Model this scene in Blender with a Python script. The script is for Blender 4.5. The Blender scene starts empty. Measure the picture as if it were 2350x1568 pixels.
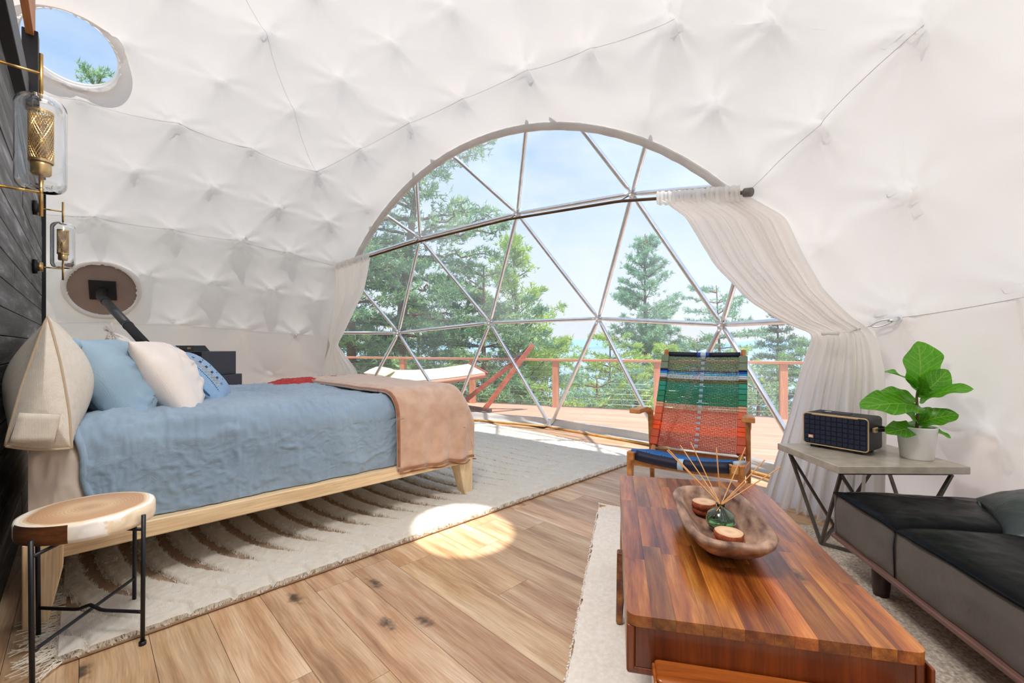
import bpy, bmesh, math, random, itertools
import numpy as np
from mathutils import Vector, Matrix
R_ = math.radians
sc = bpy.context.scene
col = sc.collection
rng = np.random.default_rng(7)
random.seed(7)

# ------------------------------------------------------------------ camera
cd = bpy.data.cameras.new('camera'); cam = bpy.data.objects.new('camera', cd); col.objects.link(cam)
cd.sensor_width = 36; cd.sensor_fit = 'HORIZONTAL'; cd.lens = 36 * 1015 / 2350
cd.shift_y = 8 / 2350; cd.clip_start = 0.02; cd.clip_end = 6000
cam.location = (0, 0, 1.05); cam.rotation_euler = (R_(90), 0, 0)
sc.camera = cam

# ------------------------------------------------------------------ sky, sun, exposure
SUN_DIR = Vector((0.10, -0.24, 1.0)).normalized()          # towards the sun
SKY_STRENGTH = 0.80
SUN_STRENGTH = 3.0
w = bpy.data.worlds.new('sky'); sc.world = w; w.use_nodes = True
nt = w.node_tree; nt.nodes.clear()
def wn(t, **k):
    n = nt.nodes.new(t)
    for a, b in k.items(): setattr(n, a, b)
    return n
tc = wn('ShaderNodeTexCoord'); sep = wn('ShaderNodeSeparateXYZ'); nt.links.new(tc.outputs['Generated'], sep.inputs[0])
ramp = wn('ShaderNodeValToRGB'); nt.links.new(sep.outputs['Z'], ramp.inputs[0])
cr = ramp.color_ramp
cr.elements[0].position = 0.0; cr.elements[0].color = (0.44, 0.47, 0.50, 1)
cr.elements[1].position = 1.0; cr.elements[1].color = (0.10, 0.20, 0.37, 1)
for p, c in ((0.1, (0.42, 0.46, 0.515, 1)), (0.22, (0.36, 0.43, 0.52, 1)), (0.40, (0.22, 0.32, 0.48, 1)), (0.62, (0.12, 0.23, 0.41, 1))):
    e = cr.elements.new(p); e.color = c
mp = wn('ShaderNodeMapping'); mp.inputs['Scale'].default_value = (1.6, 1.6, 5.0); nt.links.new(tc.outputs['Generated'], mp.inputs[0])
no = wn('ShaderNodeTexNoise'); no.inputs['Scale'].default_value = 2.6; no.inputs['Detail'].default_value = 7; no.inputs['Roughness'].default_value = 0.6
nt.links.new(mp.outputs[0], no.inputs['Vector'])
cr2 = wn('ShaderNodeValToRGB'); cr2.color_ramp.elements[0].position = 0.40; cr2.color_ramp.elements[1].position = 0.74
nt.links.new(no.outputs[0], cr2.inputs[0])
mul = wn('ShaderNodeMath', operation='MULTIPLY'); mul.inputs[1].default_value = 0.5; nt.links.new(cr2.outputs[0], mul.inputs[0])
mx = wn('ShaderNodeMix', data_type='RGBA'); nt.links.new(mul.outputs[0], mx.inputs['Factor'])
nt.links.new(ramp.outputs[0], mx.inputs['A']); mx.inputs['B'].default_value = (0.46, 0.48, 0.51, 1)
bg = wn('ShaderNodeBackground'); nt.links.new(mx.outputs['Result'], bg.inputs[0]); bg.inputs[1].default_value = SKY_STRENGTH
wo = wn('ShaderNodeOutputWorld'); nt.links.new(bg.outputs[0], wo.inputs[0])
sd = bpy.data.lights.new('sun', 'SUN'); sd.energy = SUN_STRENGTH; sd.angle = R_(0.9); sd.color = (1, 0.95, 0.88)
so = bpy.data.objects.new('sun', sd); col.objects.link(so); so.rotation_euler = SUN_DIR.to_track_quat('Z', 'Y').to_euler(); so.location = (10, -2, 16)
sc.view_settings.view_transform = 'Standard'; sc.view_settings.look = 'None'
sc.view_settings.gamma = 1; sc.view_settings.use_curve_mapping = False
sc.view_settings.exposure = 1.38
sc.cycles.adaptive_threshold = 0.02
sc.cycles.transparent_max_bounces = 24
sc.cycles.max_bounces = 12; sc.cycles.diffuse_bounces = 8; sc.cycles.transmission_bounces = 10
sc.cycles.caustics_refractive = False; sc.cycles.caustics_reflective = False
sc.cycles.sample_clamp_indirect = 8

# ------------------------------------------------------------------ helpers
def vnoise(p, seed=0):
    """value noise of points (n,3), -1..1"""
    p = np.asarray(p, float); i = np.floor(p).astype(np.int64); f = p - i; f = f * f * (3 - 2 * f)
    out = 0
    for dx in (0, 1):
        for dy in (0, 1):
            for dz in (0, 1):
                q = (i[:, 0] + dx) * 374761393 + (i[:, 1] + dy) * 668265263 + (i[:, 2] + dz) * 2147483647 + seed * 974634777
                q = (q ^ (q >> 13)) * 1274126177; q = (q ^ (q >> 16)) & 0xffff
                wgt = (f[:, 0] if dx else 1 - f[:, 0]) * (f[:, 1] if dy else 1 - f[:, 1]) * (f[:, 2] if dz else 1 - f[:, 2])
                out = out + wgt * (q / 32767.5 - 1)
    return out
def fbm(p, seed=0, o=4):
    s = 0; a = 1
    for k in range(o): s = s + a * vnoise(np.asarray(p) * 2 ** k, seed + k); a *= 0.5
    return s / 1.6
def ridge(p, seed=0, o=3):
    s = 0; a = 1
    for k in range(o):
        s = s + a * (1 - np.abs(vnoise(np.asarray(p) * 2 ** k, seed + k)) * 2.2).clip(-0.2, 1); a *= 0.5
    return s / 1.6

class MB:
    def __init__(s): s.v = []; s.f = []
    def add(s, v, f):
        o = len(s.v); s.v += [tuple(map(float, q)) for q in v]; s.f += [tuple(i + o for i in q) for q in f]; return s
    def box(s, c, d, rz=0, M=None):
        x, y, z = (q / 2 for q in d)
        vs = [(a * x, b * y, e * z) for a in (-1, 1) for b in (-1, 1) for e in (-1, 1)]
        ca, sa = math.cos(rz), math.sin(rz)
        if M is None: vs = [(c[0] + p[0] * ca - p[1] * sa, c[1] + p[0] * sa + p[1] * ca, c[2] + p[2]) for p in vs]
        else: vs = [tuple(M @ Vector(p) + Vector(c)) for p in vs]
        return s.add(vs, [(0, 1, 3, 2), (4, 6, 7, 5), (0, 4, 5, 1), (2, 3, 7, 6), (0, 2, 6, 4), (1, 5, 7, 3)])
    def beam(s, a, b, wd, ht, up=(0, 0, 1), w2=None, h2=None):
        a, b = Vector(a), Vector(b); d = (b - a).normalized(); u = Vector(up); sx = d.cross(u)
        if sx.length < 1e-4: sx = d.cross(Vector((1, 0, 0)))
        sx.normalize(); u = sx.cross(d).normalized(); w2 = w2 or wd; h2 = h2 or ht
        vs = []
        for p, ww, hh in ((a, wd, ht), (b, w2, h2)):
            for i, j in ((-1, -1), (1, -1), (1, 1), (-1, 1)): vs.append(p + sx * i * ww / 2 + u * j * hh / 2)
        return s.add(vs, [(0, 1, 2, 3), (7, 6, 5, 4), (0, 4, 5, 1), (1, 5, 6, 2), (2, 6, 7, 3), (3, 7, 4, 0)])
    def tube(s, pts, r, n=8, caps=True):
        pts = [Vector(p) for p in pts]; rs = r if hasattr(r, '__len__') else [r] * len(pts)
        d0 = (pts[1] - pts[0]).normalized(); u = d0.cross(Vector((0, 0, 1)))
        if u.length < 1e-3: u = d0.cross(Vector((0, 1, 0)))
        u.normalize(); vs = []
        for i, p in enumerate(pts):
            d = (pts[min(i + 1, len(pts) - 1)] - pts[max(i - 1, 0)]).normalized()
            u = (u - d * u.dot(d)).normalized(); v = d.cross(u)
            for k in range(n):
                a = 2 * math.pi * k / n; vs.append(p + (u * math.cos(a) + v * math.sin(a)) * rs[i])
        fs = [(i * n + k, i * n + (k + 1) % n, (i + 1) * n + (k + 1) % n, (i + 1) * n + k) for i in range(len(pts) - 1) for k in range(n)]
        if caps: fs += [tuple(range(n))[::-1], tuple(range((len(pts) - 1) * n, len(pts) * n))]
        return s.add(vs, fs)
    def lathe(s, prof, c=(0, 0, 0), n=32, sx=1, sy=1, caps=False):
        vs = [(c[0] + r * sx * math.cos(2 * math.pi * k / n), c[1] + r * sy * math.sin(2 * math.pi * k / n), c[2] + z) for r, z in prof for k in range(n)]
        m = len(prof)
        fs = [(i * n + k, i * n + (k + 1) % n, (i + 1) * n + (k + 1) % n, (i + 1) * n + k) for i in range(m - 1) for k in range(n)]
        if caps: fs += [tuple(range(n))[::-1], tuple(range((m - 1) * n, m * n))]
        return s.add(vs, fs)
    def prism(s, poly, z0, z1):
        n = len(poly); vs = [(x, y, z0) for x, y in poly] + [(x, y, z1) for x, y in poly]
        return s.add(vs, [tuple(range(n))[::-1], tuple(range(n, 2 * n))] + [(i, (i + 1) % n, n + (i + 1) % n, n + i) for i in range(n)])
    def grid(s, P, closed=False):
        m, n = P.shape[:2]; vs = P.reshape(-1, 3)
        fs = [(i * n + j, i * n + (j + 1) % n, (i + 1) * n + (j + 1) % n, (i + 1) * n + j) for i in range(m - 1) for j in range(n if closed else n - 1)]
        return s.add(vs, fs)
    def build(s, name, mat, parent=None, smooth=False, bevel=0, seg=2, loc=None, rot=None, solid=0, auto=False):
        me = bpy.data.meshes.new(name); me.from_pydata(s.v, [], s.f); me.validate(); 
        bm = bmesh.new(); bm.from_mesh(me); bmesh.ops.recalc_face_normals(bm, faces=bm.faces) if not solid else None; bm.to_mesh(me); bm.free()
        if smooth: me.shade_smooth()
        o = bpy.data.objects.new(name, me); col.objects.link(o)
        if mat: me.materials.append(mat)
        if parent: o.parent = parent
        if loc: o.location = loc
        if rot is not None: o.rotation_euler = rot
        if solid:
            md = o.modifiers.new('s', 'SOLIDIFY'); md.thickness = solid; md.offset = 0
        if bevel:
            md = o.modifiers.new('b', 'BEVEL'); md.width = bevel; md.segments = seg; md.limit_method = 'ANGLE'; md.angle_limit = R_(35)
            if not smooth: me.shade_smooth(); md.harden_normals = True
        return o
def npmesh(name, V, F, mat, parent=None, smooth=False):
    """fast mesh from numpy tris/quads"""
    me = bpy.data.meshes.new(name); V = np.asarray(V, np.float32); F = np.asarray(F, np.int32); k = F.shape[1]
    me.vertices.add(len(V)); me.vertices.foreach_set('co', V.ravel())
    me.loops.add(F.size); me.loops.foreach_set('vertex_index', F.ravel())
    me.polygons.add(len(F)); me.polygons.foreach_set('loop_start', np.arange(0, F.size, k, dtype=np.int32))
    me.update(calc_edges=True)
    if smooth: me.shade_smooth()
    o = bpy.data.objects.new(name, me); col.objects.link(o); me.materials.append(mat)
    if parent: o.parent = parent
    return o
def gridmesh(name, P, mat, parent=None, smooth=True, solid=0, closed=False):
    m, n = P.shape[:2]; i = np.arange(m * n).reshape(m, n)
    if closed: i = np.c_[i, i[:, :1]]
    F = np.stack([i[:-1, :-1], i[:-1, 1:], i[1:, 1:], i[1:, :-1]], -1).reshape(-1, 4)
    o = npmesh(name, P.reshape(-1, 3), F, mat, parent, smooth)
    if solid:
        md = o.modifiers.new('s', 'SOLIDIFY'); md.thickness = solid; md.offset = 0
    return o
def empty(name, loc=(0, 0, 0), rz=0):
    o = bpy.data.objects.new(name, None); o.empty_display_size = 0.1; col.objects.link(o); o.location = loc; o.rotation_euler = (0, 0, rz); return o
def tag(o, label, cat=None, group=None, kind=None):
    if label: o['label'] = label
    if cat: o['category'] = cat
    if group: o['group'] = group
    if kind: o['kind'] = kind
    return o
def thing(name, label, cat, loc=(0, 0, 0), rz=0, group=None):
    return tag(empty(name, loc, rz), label, cat, group)
def lab(o, t): o['label'] = t; return o

# ------------------------------------------------------------------ materials
def srgb(*c):
    return tuple((x / 255 / 12.92 if x / 255 <= 0.04045 else ((x / 255 + 0.055) / 1.055) ** 2.4) for x in c)
def newmat(name):
    m = bpy.data.materials.new(name); m.use_nodes = True; m.node_tree.nodes.clear(); return m, m.node_tree
def N(t, ty, **k):
    n = t.nodes.new(ty)
    for a, b in k.items(): setattr(n, a, b)
    return n
def plain(name, c, rough=0.6, metal=0, c2=None, nscale=8, bump=0, bscale=60, stretch=(1, 1, 1), sheen=0, spec=0.5, trans=0, coat=0, rnd=0, detail=5, weave=0):
    """principled surface whose colour wanders between c and c2 in stretched noise, with fine relief"""
    m, t = newmat(name); L = t.links
    out = N(t, 'ShaderNodeOutputMaterial'); p = N(t, 'ShaderNodeBsdfPrincipled')
    tcn = N(t, 'ShaderNodeTexCoord'); mpn = N(t, 'ShaderNodeMapping'); mpn.inputs['Scale'].default_value = stretch
    oi = N(t, 'ShaderNodeObjectInfo'); ad = N(t, 'ShaderNodeVectorMath', operation='MULTIPLY_ADD')
    L.new(oi.outputs['Random'], ad.inputs[0]); ad.inputs[1].default_value = (37, 51, 29) if rnd else (0, 0, 0); L.new(tcn.outputs['Object'], ad.inputs[2])
    L.new(ad.outputs[0], mpn.inputs[0])
    no1 = N(t, 'ShaderNodeTexNoise'); no1.inputs['Scale'].default_value = nscale; no1.inputs['Detail'].default_value = detail; L.new(mpn.outputs[0], no1.inputs['Vector'])
    r1 = N(t, 'ShaderNodeMapRange'); r1.inputs[1].default_value = 0.3; r1.inputs[2].default_value = 0.7; L.new(no1.outputs[0], r1.inputs[0])
    mxn = N(t, 'ShaderNodeMix', data_type='RGBA'); L.new(r1.outputs[0], mxn.inputs['Factor'])
    mxn.inputs['A'].default_value = (*c, 1); mxn.inputs['B'].default_value = (*(c2 or c), 1); last = mxn.outputs['Result']
    if rnd:
        hv = N(t, 'ShaderNodeHueSaturation'); mr = N(t, 'ShaderNodeMapRange'); mr.inputs[3].default_value = 1 - rnd; mr.inputs[4].default_value = 1 + rnd
        L.new(oi.outputs['Random'], mr.inputs[0]); L.new(mr.outputs[0], hv.inputs['Value']); L.new(last, hv.inputs['Color']); last = hv.outputs[0]
    L.new(last, p.inputs['Base Color'])
    p.inputs['Roughness'].default_value = rough; p.inputs['Metallic'].default_value = metal; p.inputs['Specular IOR Level'].default_value = spec
    if sheen: p.inputs['Sheen Weight'].default_value = sheen; p.inputs['Sheen Roughness'].default_value = 0.5
    if coat: p.inputs['Coat Weight'].default_value = coat; p.inputs['Coat Roughness'].default_value = 0.15
    if bump:
        b = N(t, 'ShaderNodeBump'); b.inputs['Strength'].default_value = bump; b.inputs['Distance'].default_value = 0.004
        if weave:
            wv = N(t, 'ShaderNodeTexWave'); wv.inputs['Scale'].default_value = weave; wv.inputs['Distortion'].default_value = 1.5; L.new(mpn.outputs[0], wv.inputs['Vector'])
            wv2 = N(t, 'ShaderNodeTexWave', bands_direction='Y'); wv2.inputs['Scale'].default_value = weave; wv2.inputs['Distortion'].default_value = 1.5; L.new(mpn.outputs[0], wv2.inputs['Vector'])
            a = N(t, 'ShaderNodeMath', operation='ADD'); L.new(wv.outputs[1], a.inputs[0]); L.new(wv2.outputs[1], a.inputs[1]); L.new(a.outputs[0], b.inputs['Height'])
        else:
            no2 = N(t, 'ShaderNodeTexNoise'); no2.inputs['Scale'].default_value = bscale; no2.inputs['Detail'].default_value = 4; L.new(mpn.outputs[0], no2.inputs['Vector'])
            L.new(no2.outputs[0], b.inputs['Height'])
        L.new(b.outputs[0], p.inputs['Normal'])
    sh = p.outputs[0]
    if trans:
        tr = N(t, 'ShaderNodeBsdfTranslucent'); L.new(last, tr.inputs[0]); ms = N(t, 'ShaderNodeMixShader'); ms.inputs[0].default_value = trans
        L.new(p.outputs[0], ms.inputs[1]); L.new(tr.outputs[0], ms.inputs[2]); sh = ms.outputs[0]
    L.new(sh, out.inputs[0]); return m
def wood(name, cs, rough=0.4, axis='Y', scale=1.0, knots=0.0, rnd=0.0, coat=0.0, bump=0.15, hue=0.0, spec=0.5, knotc=(0.04, 0.02, 0.012), kdim='3D'):
    """grained wood: stretched noise through a colour ramp cs, rings, sparse knots; each object its own cut"""
    m, t = newmat(name); L = t.links
    out = N(t, 'ShaderNodeOutputMaterial'); p = N(t, 'ShaderNodeBsdfPrincipled'); L.new(p.outputs[0], out.inputs[0])
    tcn = N(t, 'ShaderNodeTexCoord'); oi = N(t, 'ShaderNodeObjectInfo')
    ad = N(t, 'ShaderNodeVectorMath', operation='MULTIPLY_ADD'); L.new(oi.outputs['Random'], ad.inputs[0]); ad.inputs[1].default_value = (37, 51, 29); L.new(tcn.outputs['Object'], ad.inputs[2])
    st = {'X': (1, 12, 12), 'Y': (12, 1, 12), 'Z': (12, 12, 1)}[axis]
    # slow warp so that the grain wanders
    nw = N(t, 'ShaderNodeTexNoise'); nw.inputs['Scale'].default_value = 2.2 * scale; nw.inputs['Detail'].default_value = 2; L.new(ad.outputs[0], nw.inputs['Vector'])
    wa = N(t, 'ShaderNodeVectorMath', operation='MULTIPLY_ADD'); L.new(nw.outputs['Color'], wa.inputs[0]); wa.inputs[1].default_value = (0.035 / scale,) * 3; L.new(ad.outputs[0], wa.inputs[2])
    m1 = N(t, 'ShaderNodeMapping'); m1.inputs['Scale'].default_value = tuple(s * scale for s in st); L.new(wa.outputs[0], m1.inputs[0])
    n1 = N(t, 'ShaderNodeTexNoise'); n1.inputs['Scale'].default_value = 1.3; n1.inputs['Detail'].default_value = 8; n1.inputs['Roughness'].default_value = 0.62; L.new(m1.outputs[0], n1.inputs['Vector'])
    r = N(t, 'ShaderNodeValToRGB'); L.new(n1.outputs[0], r.inputs[0]); e = r.color_ramp.elements
    k = len(cs)
    while len(e) < k: e.new(0.5)
    for i in range(k): e[i].position = 0.3 + 0.4 * i / (k - 1); e[i].color = (*cs[i], 1)
    last = r.outputs[0]
    # fine streaks
    m2 = N(t, 'ShaderNodeMapping'); m2.inputs['Scale'].default_value = tuple((s * 8 if s > 1 else 2.5) * scale for s in st); L.new(wa.outputs[0], m2.inputs[0])
    n2 = N(t, 'ShaderNodeTexNoise'); n2.inputs['Scale'].default_value = 2; n2.inputs['Detail'].default_value = 4; L.new(m2.outputs[0], n2.inputs['Vector'])
    mr = N(t, 'ShaderNodeMapRange'); mr.inputs[1].default_value = 0.35; mr.inputs[2].default_value = 0.7; mr.inputs[3].default_value = 1.08; mr.inputs[4].default_value = 0.78; L.new(n2.outputs[0], mr.inputs[0])
    hv = N(t, 'ShaderNodeHueSaturation'); L.new(last, hv.inputs['Color']); L.new(mr.outputs[0], hv.inputs['Value']); last = hv.outputs[0]
    if rnd or hue:
        h2 = N(t, 'ShaderNodeHueSaturation'); L.new(last, h2.inputs['Color'])
        a = N(t, 'ShaderNodeMapRange'); a.inputs[3].default_value = 1 - rnd; a.inputs[4].default_value = 1 + rnd; L.new(oi.outputs['Random'], a.inputs[0]); L.new(a.outputs[0], h2.inputs['Value'])
        wn_ = N(t, 'ShaderNodeTexWhiteNoise', noise_dimensions='1D'); L.new(oi.outputs['Random'], wn_.inputs['W'])
        b = N(t, 'ShaderNodeMapRange'); b.inputs[3].default_value = 0.5 - hue; b.inputs[4].default_value = 0.5 + hue; L.new(wn_.outputs['Value'], b.inputs[0]); L.new(b.outputs[0], h2.inputs['Hue'])
        last = h2.outputs[0]
    if knots:
        m3 = N(t, 'ShaderNodeMapping'); m3.inputs['Scale'].default_value = tuple((4.5 if s > 1 else 2.2) * scale for s in st); L.new(wa.outputs[0], m3.inputs[0])
        vo = N(t, 'ShaderNodeTexVoronoi', voronoi_dimensions=kdim); vo.inputs['Scale'].default_value = 1; L.new(m3.outputs[0], vo.inputs['Vector'])
        sp = N(t, 'ShaderNodeSeparateColor'); L.new(vo.outputs['Color'], sp.inputs[0])
        gt = N(t, 'ShaderNodeMath', operation='LESS_THAN'); gt.inputs[1].default_value = knots; L.new(sp.outputs[0], gt.inputs[0])
        nk = N(t, 'ShaderNodeTexNoise'); nk.inputs['Scale'].default_value = 34; L.new(wa.outputs[0], nk.inputs['Vector'])
        ds = N(t, 'ShaderNodeMath', operation='MULTIPLY_ADD'); L.new(nk.outputs[0], ds.inputs[0]); ds.inputs[1].default_value = 0.22; L.new(vo.outputs['Distance'], ds.inputs[2])
        kr = N(t, 'ShaderNodeMapRange'); kr.inputs[1].default_value = 0.12; kr.inputs[2].default_value = 0.27; kr.inputs[3].default_value = 0.9; kr.inputs[4].default_value = 0; kr.interpolation_type = 'SMOOTHSTEP'; L.new(ds.outputs[0], kr.inputs[0])
        km = N(t, 'ShaderNodeMath', operation='MULTIPLY'); L.new(kr.outputs[0], km.inputs[0]); L.new(gt.outputs[0], km.inputs[1])
        mk = N(t, 'ShaderNodeMix', data_type='RGBA'); L.new(km.outputs[0], mk.inputs['Factor']); L.new(last, mk.inputs['A']); mk.inputs['B'].default_value = (*knotc, 1); last = mk.outputs['Result']
    L.new(last, p.inputs['Base Color']); p.inputs['Roughness'].default_value = rough; p.inputs['Specular IOR Level'].default_value = spec
    if coat: p.inputs['Coat Weight'].default_value = coat; p.inputs['Coat Roughness'].default_value = 0.18
    if bump:
        bn = N(t, 'ShaderNodeBump'); bn.inputs['Strength'].default_value = bump; bn.inputs['Distance'].default_value = 0.002; L.new(n2.outputs[0], bn.inputs['Height']); L.new(bn.outputs[0], p.inputs['Normal'])
    return m
def clear_mat(name, tint, haze, hazecol=(1, 1, 1), gloss=1.0, rough=0.03):
    """thin clear sheet: transparent with a fresnel gloss and a little milky scatter"""
    m, t = newmat(name); L = t.links
    out = N(t, 'ShaderNodeOutputMaterial'); tr = N(t, 'ShaderNodeBsdfTransparent'); tr.inputs[0].default_value = (*tint, 1)
    df = N(t, 'ShaderNodeBsdfTranslucent'); df.inputs[0].default_value = (*hazecol, 1)
    tcn = N(t, 'ShaderNodeTexCoord'); no1 = N(t, 'ShaderNodeTexNoise'); no1.inputs['Scale'].default_value = 1.3; no1.inputs['Detail'].default_value = 5; L.new(tcn.outputs['Object'], no1.inputs['Vector'])
    mr = N(t, 'ShaderNodeMapRange'); mr.inputs[1].default_value = 0.3; mr.inputs[2].default_value = 0.75; mr.inputs[3].default_value = haze * 0.6; mr.inputs[4].default_value = haze * 1.5; L.new(no1.outputs[0], mr.inputs[0])
    m1 = N(t, 'ShaderNodeMixShader'); L.new(mr.outputs[0], m1.inputs[0]); L.new(tr.outputs[0], m1.inputs[1]); L.new(df.outputs[0], m1.inputs[2])
    gl = N(t, 'ShaderNodeBsdfGlossy'); gl.inputs['Roughness'].default_value = rough
    lw = N(t, 'ShaderNodeFresnel'); lw.inputs[0].default_value = 1.4; mu = N(t, 'ShaderNodeMath', operation='MULTIPLY'); mu.inputs[1].default_value = gloss; L.new(lw.outputs[0], mu.inputs[0])
    m2 = N(t, 'ShaderNodeMixShader'); L.new(mu.outputs[0], m2.inputs[0]); L.new(m1.outputs[0], m2.inputs[1]); L.new(gl.outputs[0], m2.inputs[2]); L.new(m2.outputs[0], out.inputs[0]); return m
def glass(name, c=(1, 1, 1), rough=0.0, ior=1.45):
    m, t = newmat(name); p = N(t, 'ShaderNodeBsdfPrincipled'); o = N(t, 'ShaderNodeOutputMaterial'); t.links.new(p.outputs[0], o.inputs[0])
    p.inputs['Base Color'].default_value = (*c, 1); p.inputs['Transmission Weight'].default_value = 1; p.inputs['Roughness'].default_value = rough; p.inputs['IOR'].default_value = ior; return m

LINER = plain('liner fabric', (0.95, 0.935, 0.915), 0.85, c2=(0.925, 0.91, 0.89), nscale=1.5, bump=0.35, bscale=22, trans=0.25, spec=0.2)
HEM = plain('liner hem', (0.80, 0.79, 0.78), 0.8, c2=(0.72, 0.71, 0.70), nscale=9, bump=0.3, bscale=70, trans=0.25, spec=0.2)
SEAM = plain('seam thread', (0.84, 0.81, 0.78), 0.9, spec=0.1, trans=0.35)
CURTAIN = plain('sheer curtain', (0.98, 0.97, 0.955), 0.9, c2=(0.96, 0.95, 0.935), nscale=5, bump=0.2, weave=120, trans=0.5, spec=0.1)
STEEL = plain('galvanised tube', (0.74, 0.76, 0.80), 0.34, 1, c2=(0.86, 0.88, 0.92), nscale=14, bump=0.1)
PVC = clear_mat('clear window film', (0.97, 0.985, 0.99), 0.13, gloss=0.4)
PORTG = clear_mat('porthole film', (0.98, 0.99, 0.99), 0.02, gloss=0.4)
SKIRT = plain('clear vinyl skirt', (0.70, 0.72, 0.73), 0.35, c2=(0.86, 0.85, 0.82), nscale=3, trans=0.4)
BRONZE = plain('bronze rod', (0.10, 0.055, 0.03), 0.3, 0.9, c2=(0.16, 0.09, 0.05))
BRASS = plain('brushed brass', (0.62, 0.40, 0.14), 0.32, 1, c2=(0.70, 0.48, 0.20), nscale=30, bump=0.05)
BLACKM = plain('black metal', (0.012, 0.013, 0.017), 0.42, 0.3, c2=(0.02, 0.02, 0.025))
OAK = wood('oak floor', [srgb(152, 114, 82), srgb(188, 148, 112), srgb(208, 174, 140), srgb(222, 196, 166)], 0.36, 'Y', 1.0, knots=0.24, rnd=0.13, hue=0.006, bump=0.2, knotc=(0.045, 0.028, 0.024), kdim='2D')
SUB = plain('subfloor', (0.03, 0.02, 0.015), 0.9)
CHAR = wood('charred boards', [(0.004, 0.004, 0.005), (0.03, 0.031, 0.034), (0.11, 0.115, 0.125), (0.36, 0.37, 0.39)], 0.5, 'Y', 1.2, knots=0.25, rnd=0.15, bump=0.8, knotc=(0.004, 0.004, 0.005))
RUBBERWOOD = wood('pale bed wood', [srgb(230, 196, 152), srgb(240, 212, 170), srgb(247, 224, 188)], 0.38, 'X', 0.9, bump=0.08, rnd=0.03)
RUBBERZ = wood('pale bed wood upright', [srgb(230, 196, 152), srgb(240, 212, 170), srgb(247, 224, 188)], 0.38, 'Z', 0.9, bump=0.08, rnd=0.03)
ACACIA = wood('acacia stave', [srgb(84, 38, 14), srgb(132, 68, 26), srgb(168, 98, 40), srgb(198, 134, 66)], 0.26, 'Y', 1.4, knots=0.14, rnd=0.36, hue=0.007, coat=0.2, bump=0.05, knotc=(0.02, 0.008, 0.004), kdim='2D')
ACACIAX = wood('acacia panel', [srgb(96, 40, 14), srgb(128, 60, 24), srgb(150, 76, 30)], 0.3, 'Z', 1.3, rnd=0.05, coat=0.2, bump=0.05)
TEAK = wood('teak', [srgb(172, 108, 56), srgb(204, 138, 78), srgb(220, 160, 98)], 0.4, 'Y', 1.4, bump=0.1, rnd=0.08)
CEDAR = wood('cedar', [srgb(178, 118, 86), srgb(196, 136, 102), srgb(208, 152, 118)], 0.6, 'X', 0.8, rnd=0.08, bump=0.2)
DECKW = wood('deck board', [srgb(186, 138, 114), srgb(198, 150, 126), srgb(210, 166, 142)], 0.6, 'X', 0.8, rnd=0.08, bump=0.2)
DUVET = plain('washed blue linen', srgb(140, 164, 188), 0.85, c2=srgb(156, 180, 202), nscale=3, bump=0.35, weave=230, sheen=0.35, spec=0.2)
PILBLUE = plain('blue pillow linen', srgb(148, 178, 202), 0.85, c2=srgb(166, 194, 214), nscale=6, bump=0.35, weave=230, sheen=0.3, spec=0.2)
CREAM = plain('cream cotton', srgb(236, 226, 220), 0.85, c2=srgb(244, 236, 230), nscale=6, bump=0.3, weave=230, sheen=0.2, spec=0.2)
OAT = plain('oatmeal linen', srgb(230, 220, 205), 0.9, c2=srgb(240, 232, 219), nscale=40, bump=0.5, weave=190, sheen=0.2, spec=0.2)
SHEET = plain('taupe fitted sheet', srgb(214, 200, 188), 0.8, c2=srgb(224, 210, 198), nscale=5, bump=0.2, sheen=0.2, spec=0.2)
THROW = plain('tan fleece throw', srgb(200, 162, 138), 0.9, c2=srgb(220, 188, 166), nscale=14, bump=0.6, bscale=260, sheen=0.7, spec=0.1)
THROWE = plain('brown throw binding', srgb(140, 88, 56), 0.6, c2=srgb(164, 106, 70), nscale=30, sheen=0.6)
RED = plain('red knitted blanket', srgb(168, 44, 44), 0.9, c2=srgb(196, 70, 66), nscale=40, bump=0.8, bscale=120)
SHAG = plain('ivory shag yarn', srgb(252, 248, 240), 0.95, c2=srgb(255, 254, 250), nscale=14, spec=0.0, trans=0.5)
SHAGB = plain('beige rug backing', srgb(190, 164, 140), 0.95, c2=srgb(204, 178, 154), nscale=30, bump=0.7, weave=90, spec=0.05)
JUTE = plain('ivory jute weave', srgb(238, 228, 216), 0.95, c2=srgb(250, 244, 236), nscale=60, bump=0.6, bscale=300, spec=0.05)
JUTED = plain('natural jute yarn', srgb(168, 134, 96), 0.95, c2=srgb(190, 158, 118), nscale=60, bump=0.6, bscale=300, spec=0.05)
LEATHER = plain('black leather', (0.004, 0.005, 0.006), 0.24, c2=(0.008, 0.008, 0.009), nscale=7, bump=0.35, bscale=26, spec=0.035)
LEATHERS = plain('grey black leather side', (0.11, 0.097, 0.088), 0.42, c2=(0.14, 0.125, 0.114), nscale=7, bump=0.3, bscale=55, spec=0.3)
PILLEATHER = plain('dark green leather', (0.020, 0.032, 0.034), 0.35, c2=(0.03, 0.042, 0.044), nscale=9, bump=0.4, bscale=90)
PLINTH = wood('mauve brown wood', [srgb(92, 64, 58), srgb(116, 84, 76), srgb(134, 100, 90)], 0.4, 'Y', 1.2, bump=0.1)
DARKLEG = plain('dark brown leg', srgb(48, 32, 28), 0.4, c2=srgb(60, 40, 34))
CONCRETE = plain('polished concrete', srgb(166, 158, 144), 0.3, c2=srgb(196, 188, 174), nscale=16, bump=0.25, bscale=40, detail=9)
IRON = plain('raw iron bar', srgb(92, 88, 84), 0.4, 0.8, c2=srgb(120, 114, 108), nscale=12)
STONEWARE = plain('white planter', srgb(240, 240, 240), 0.4)
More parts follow.
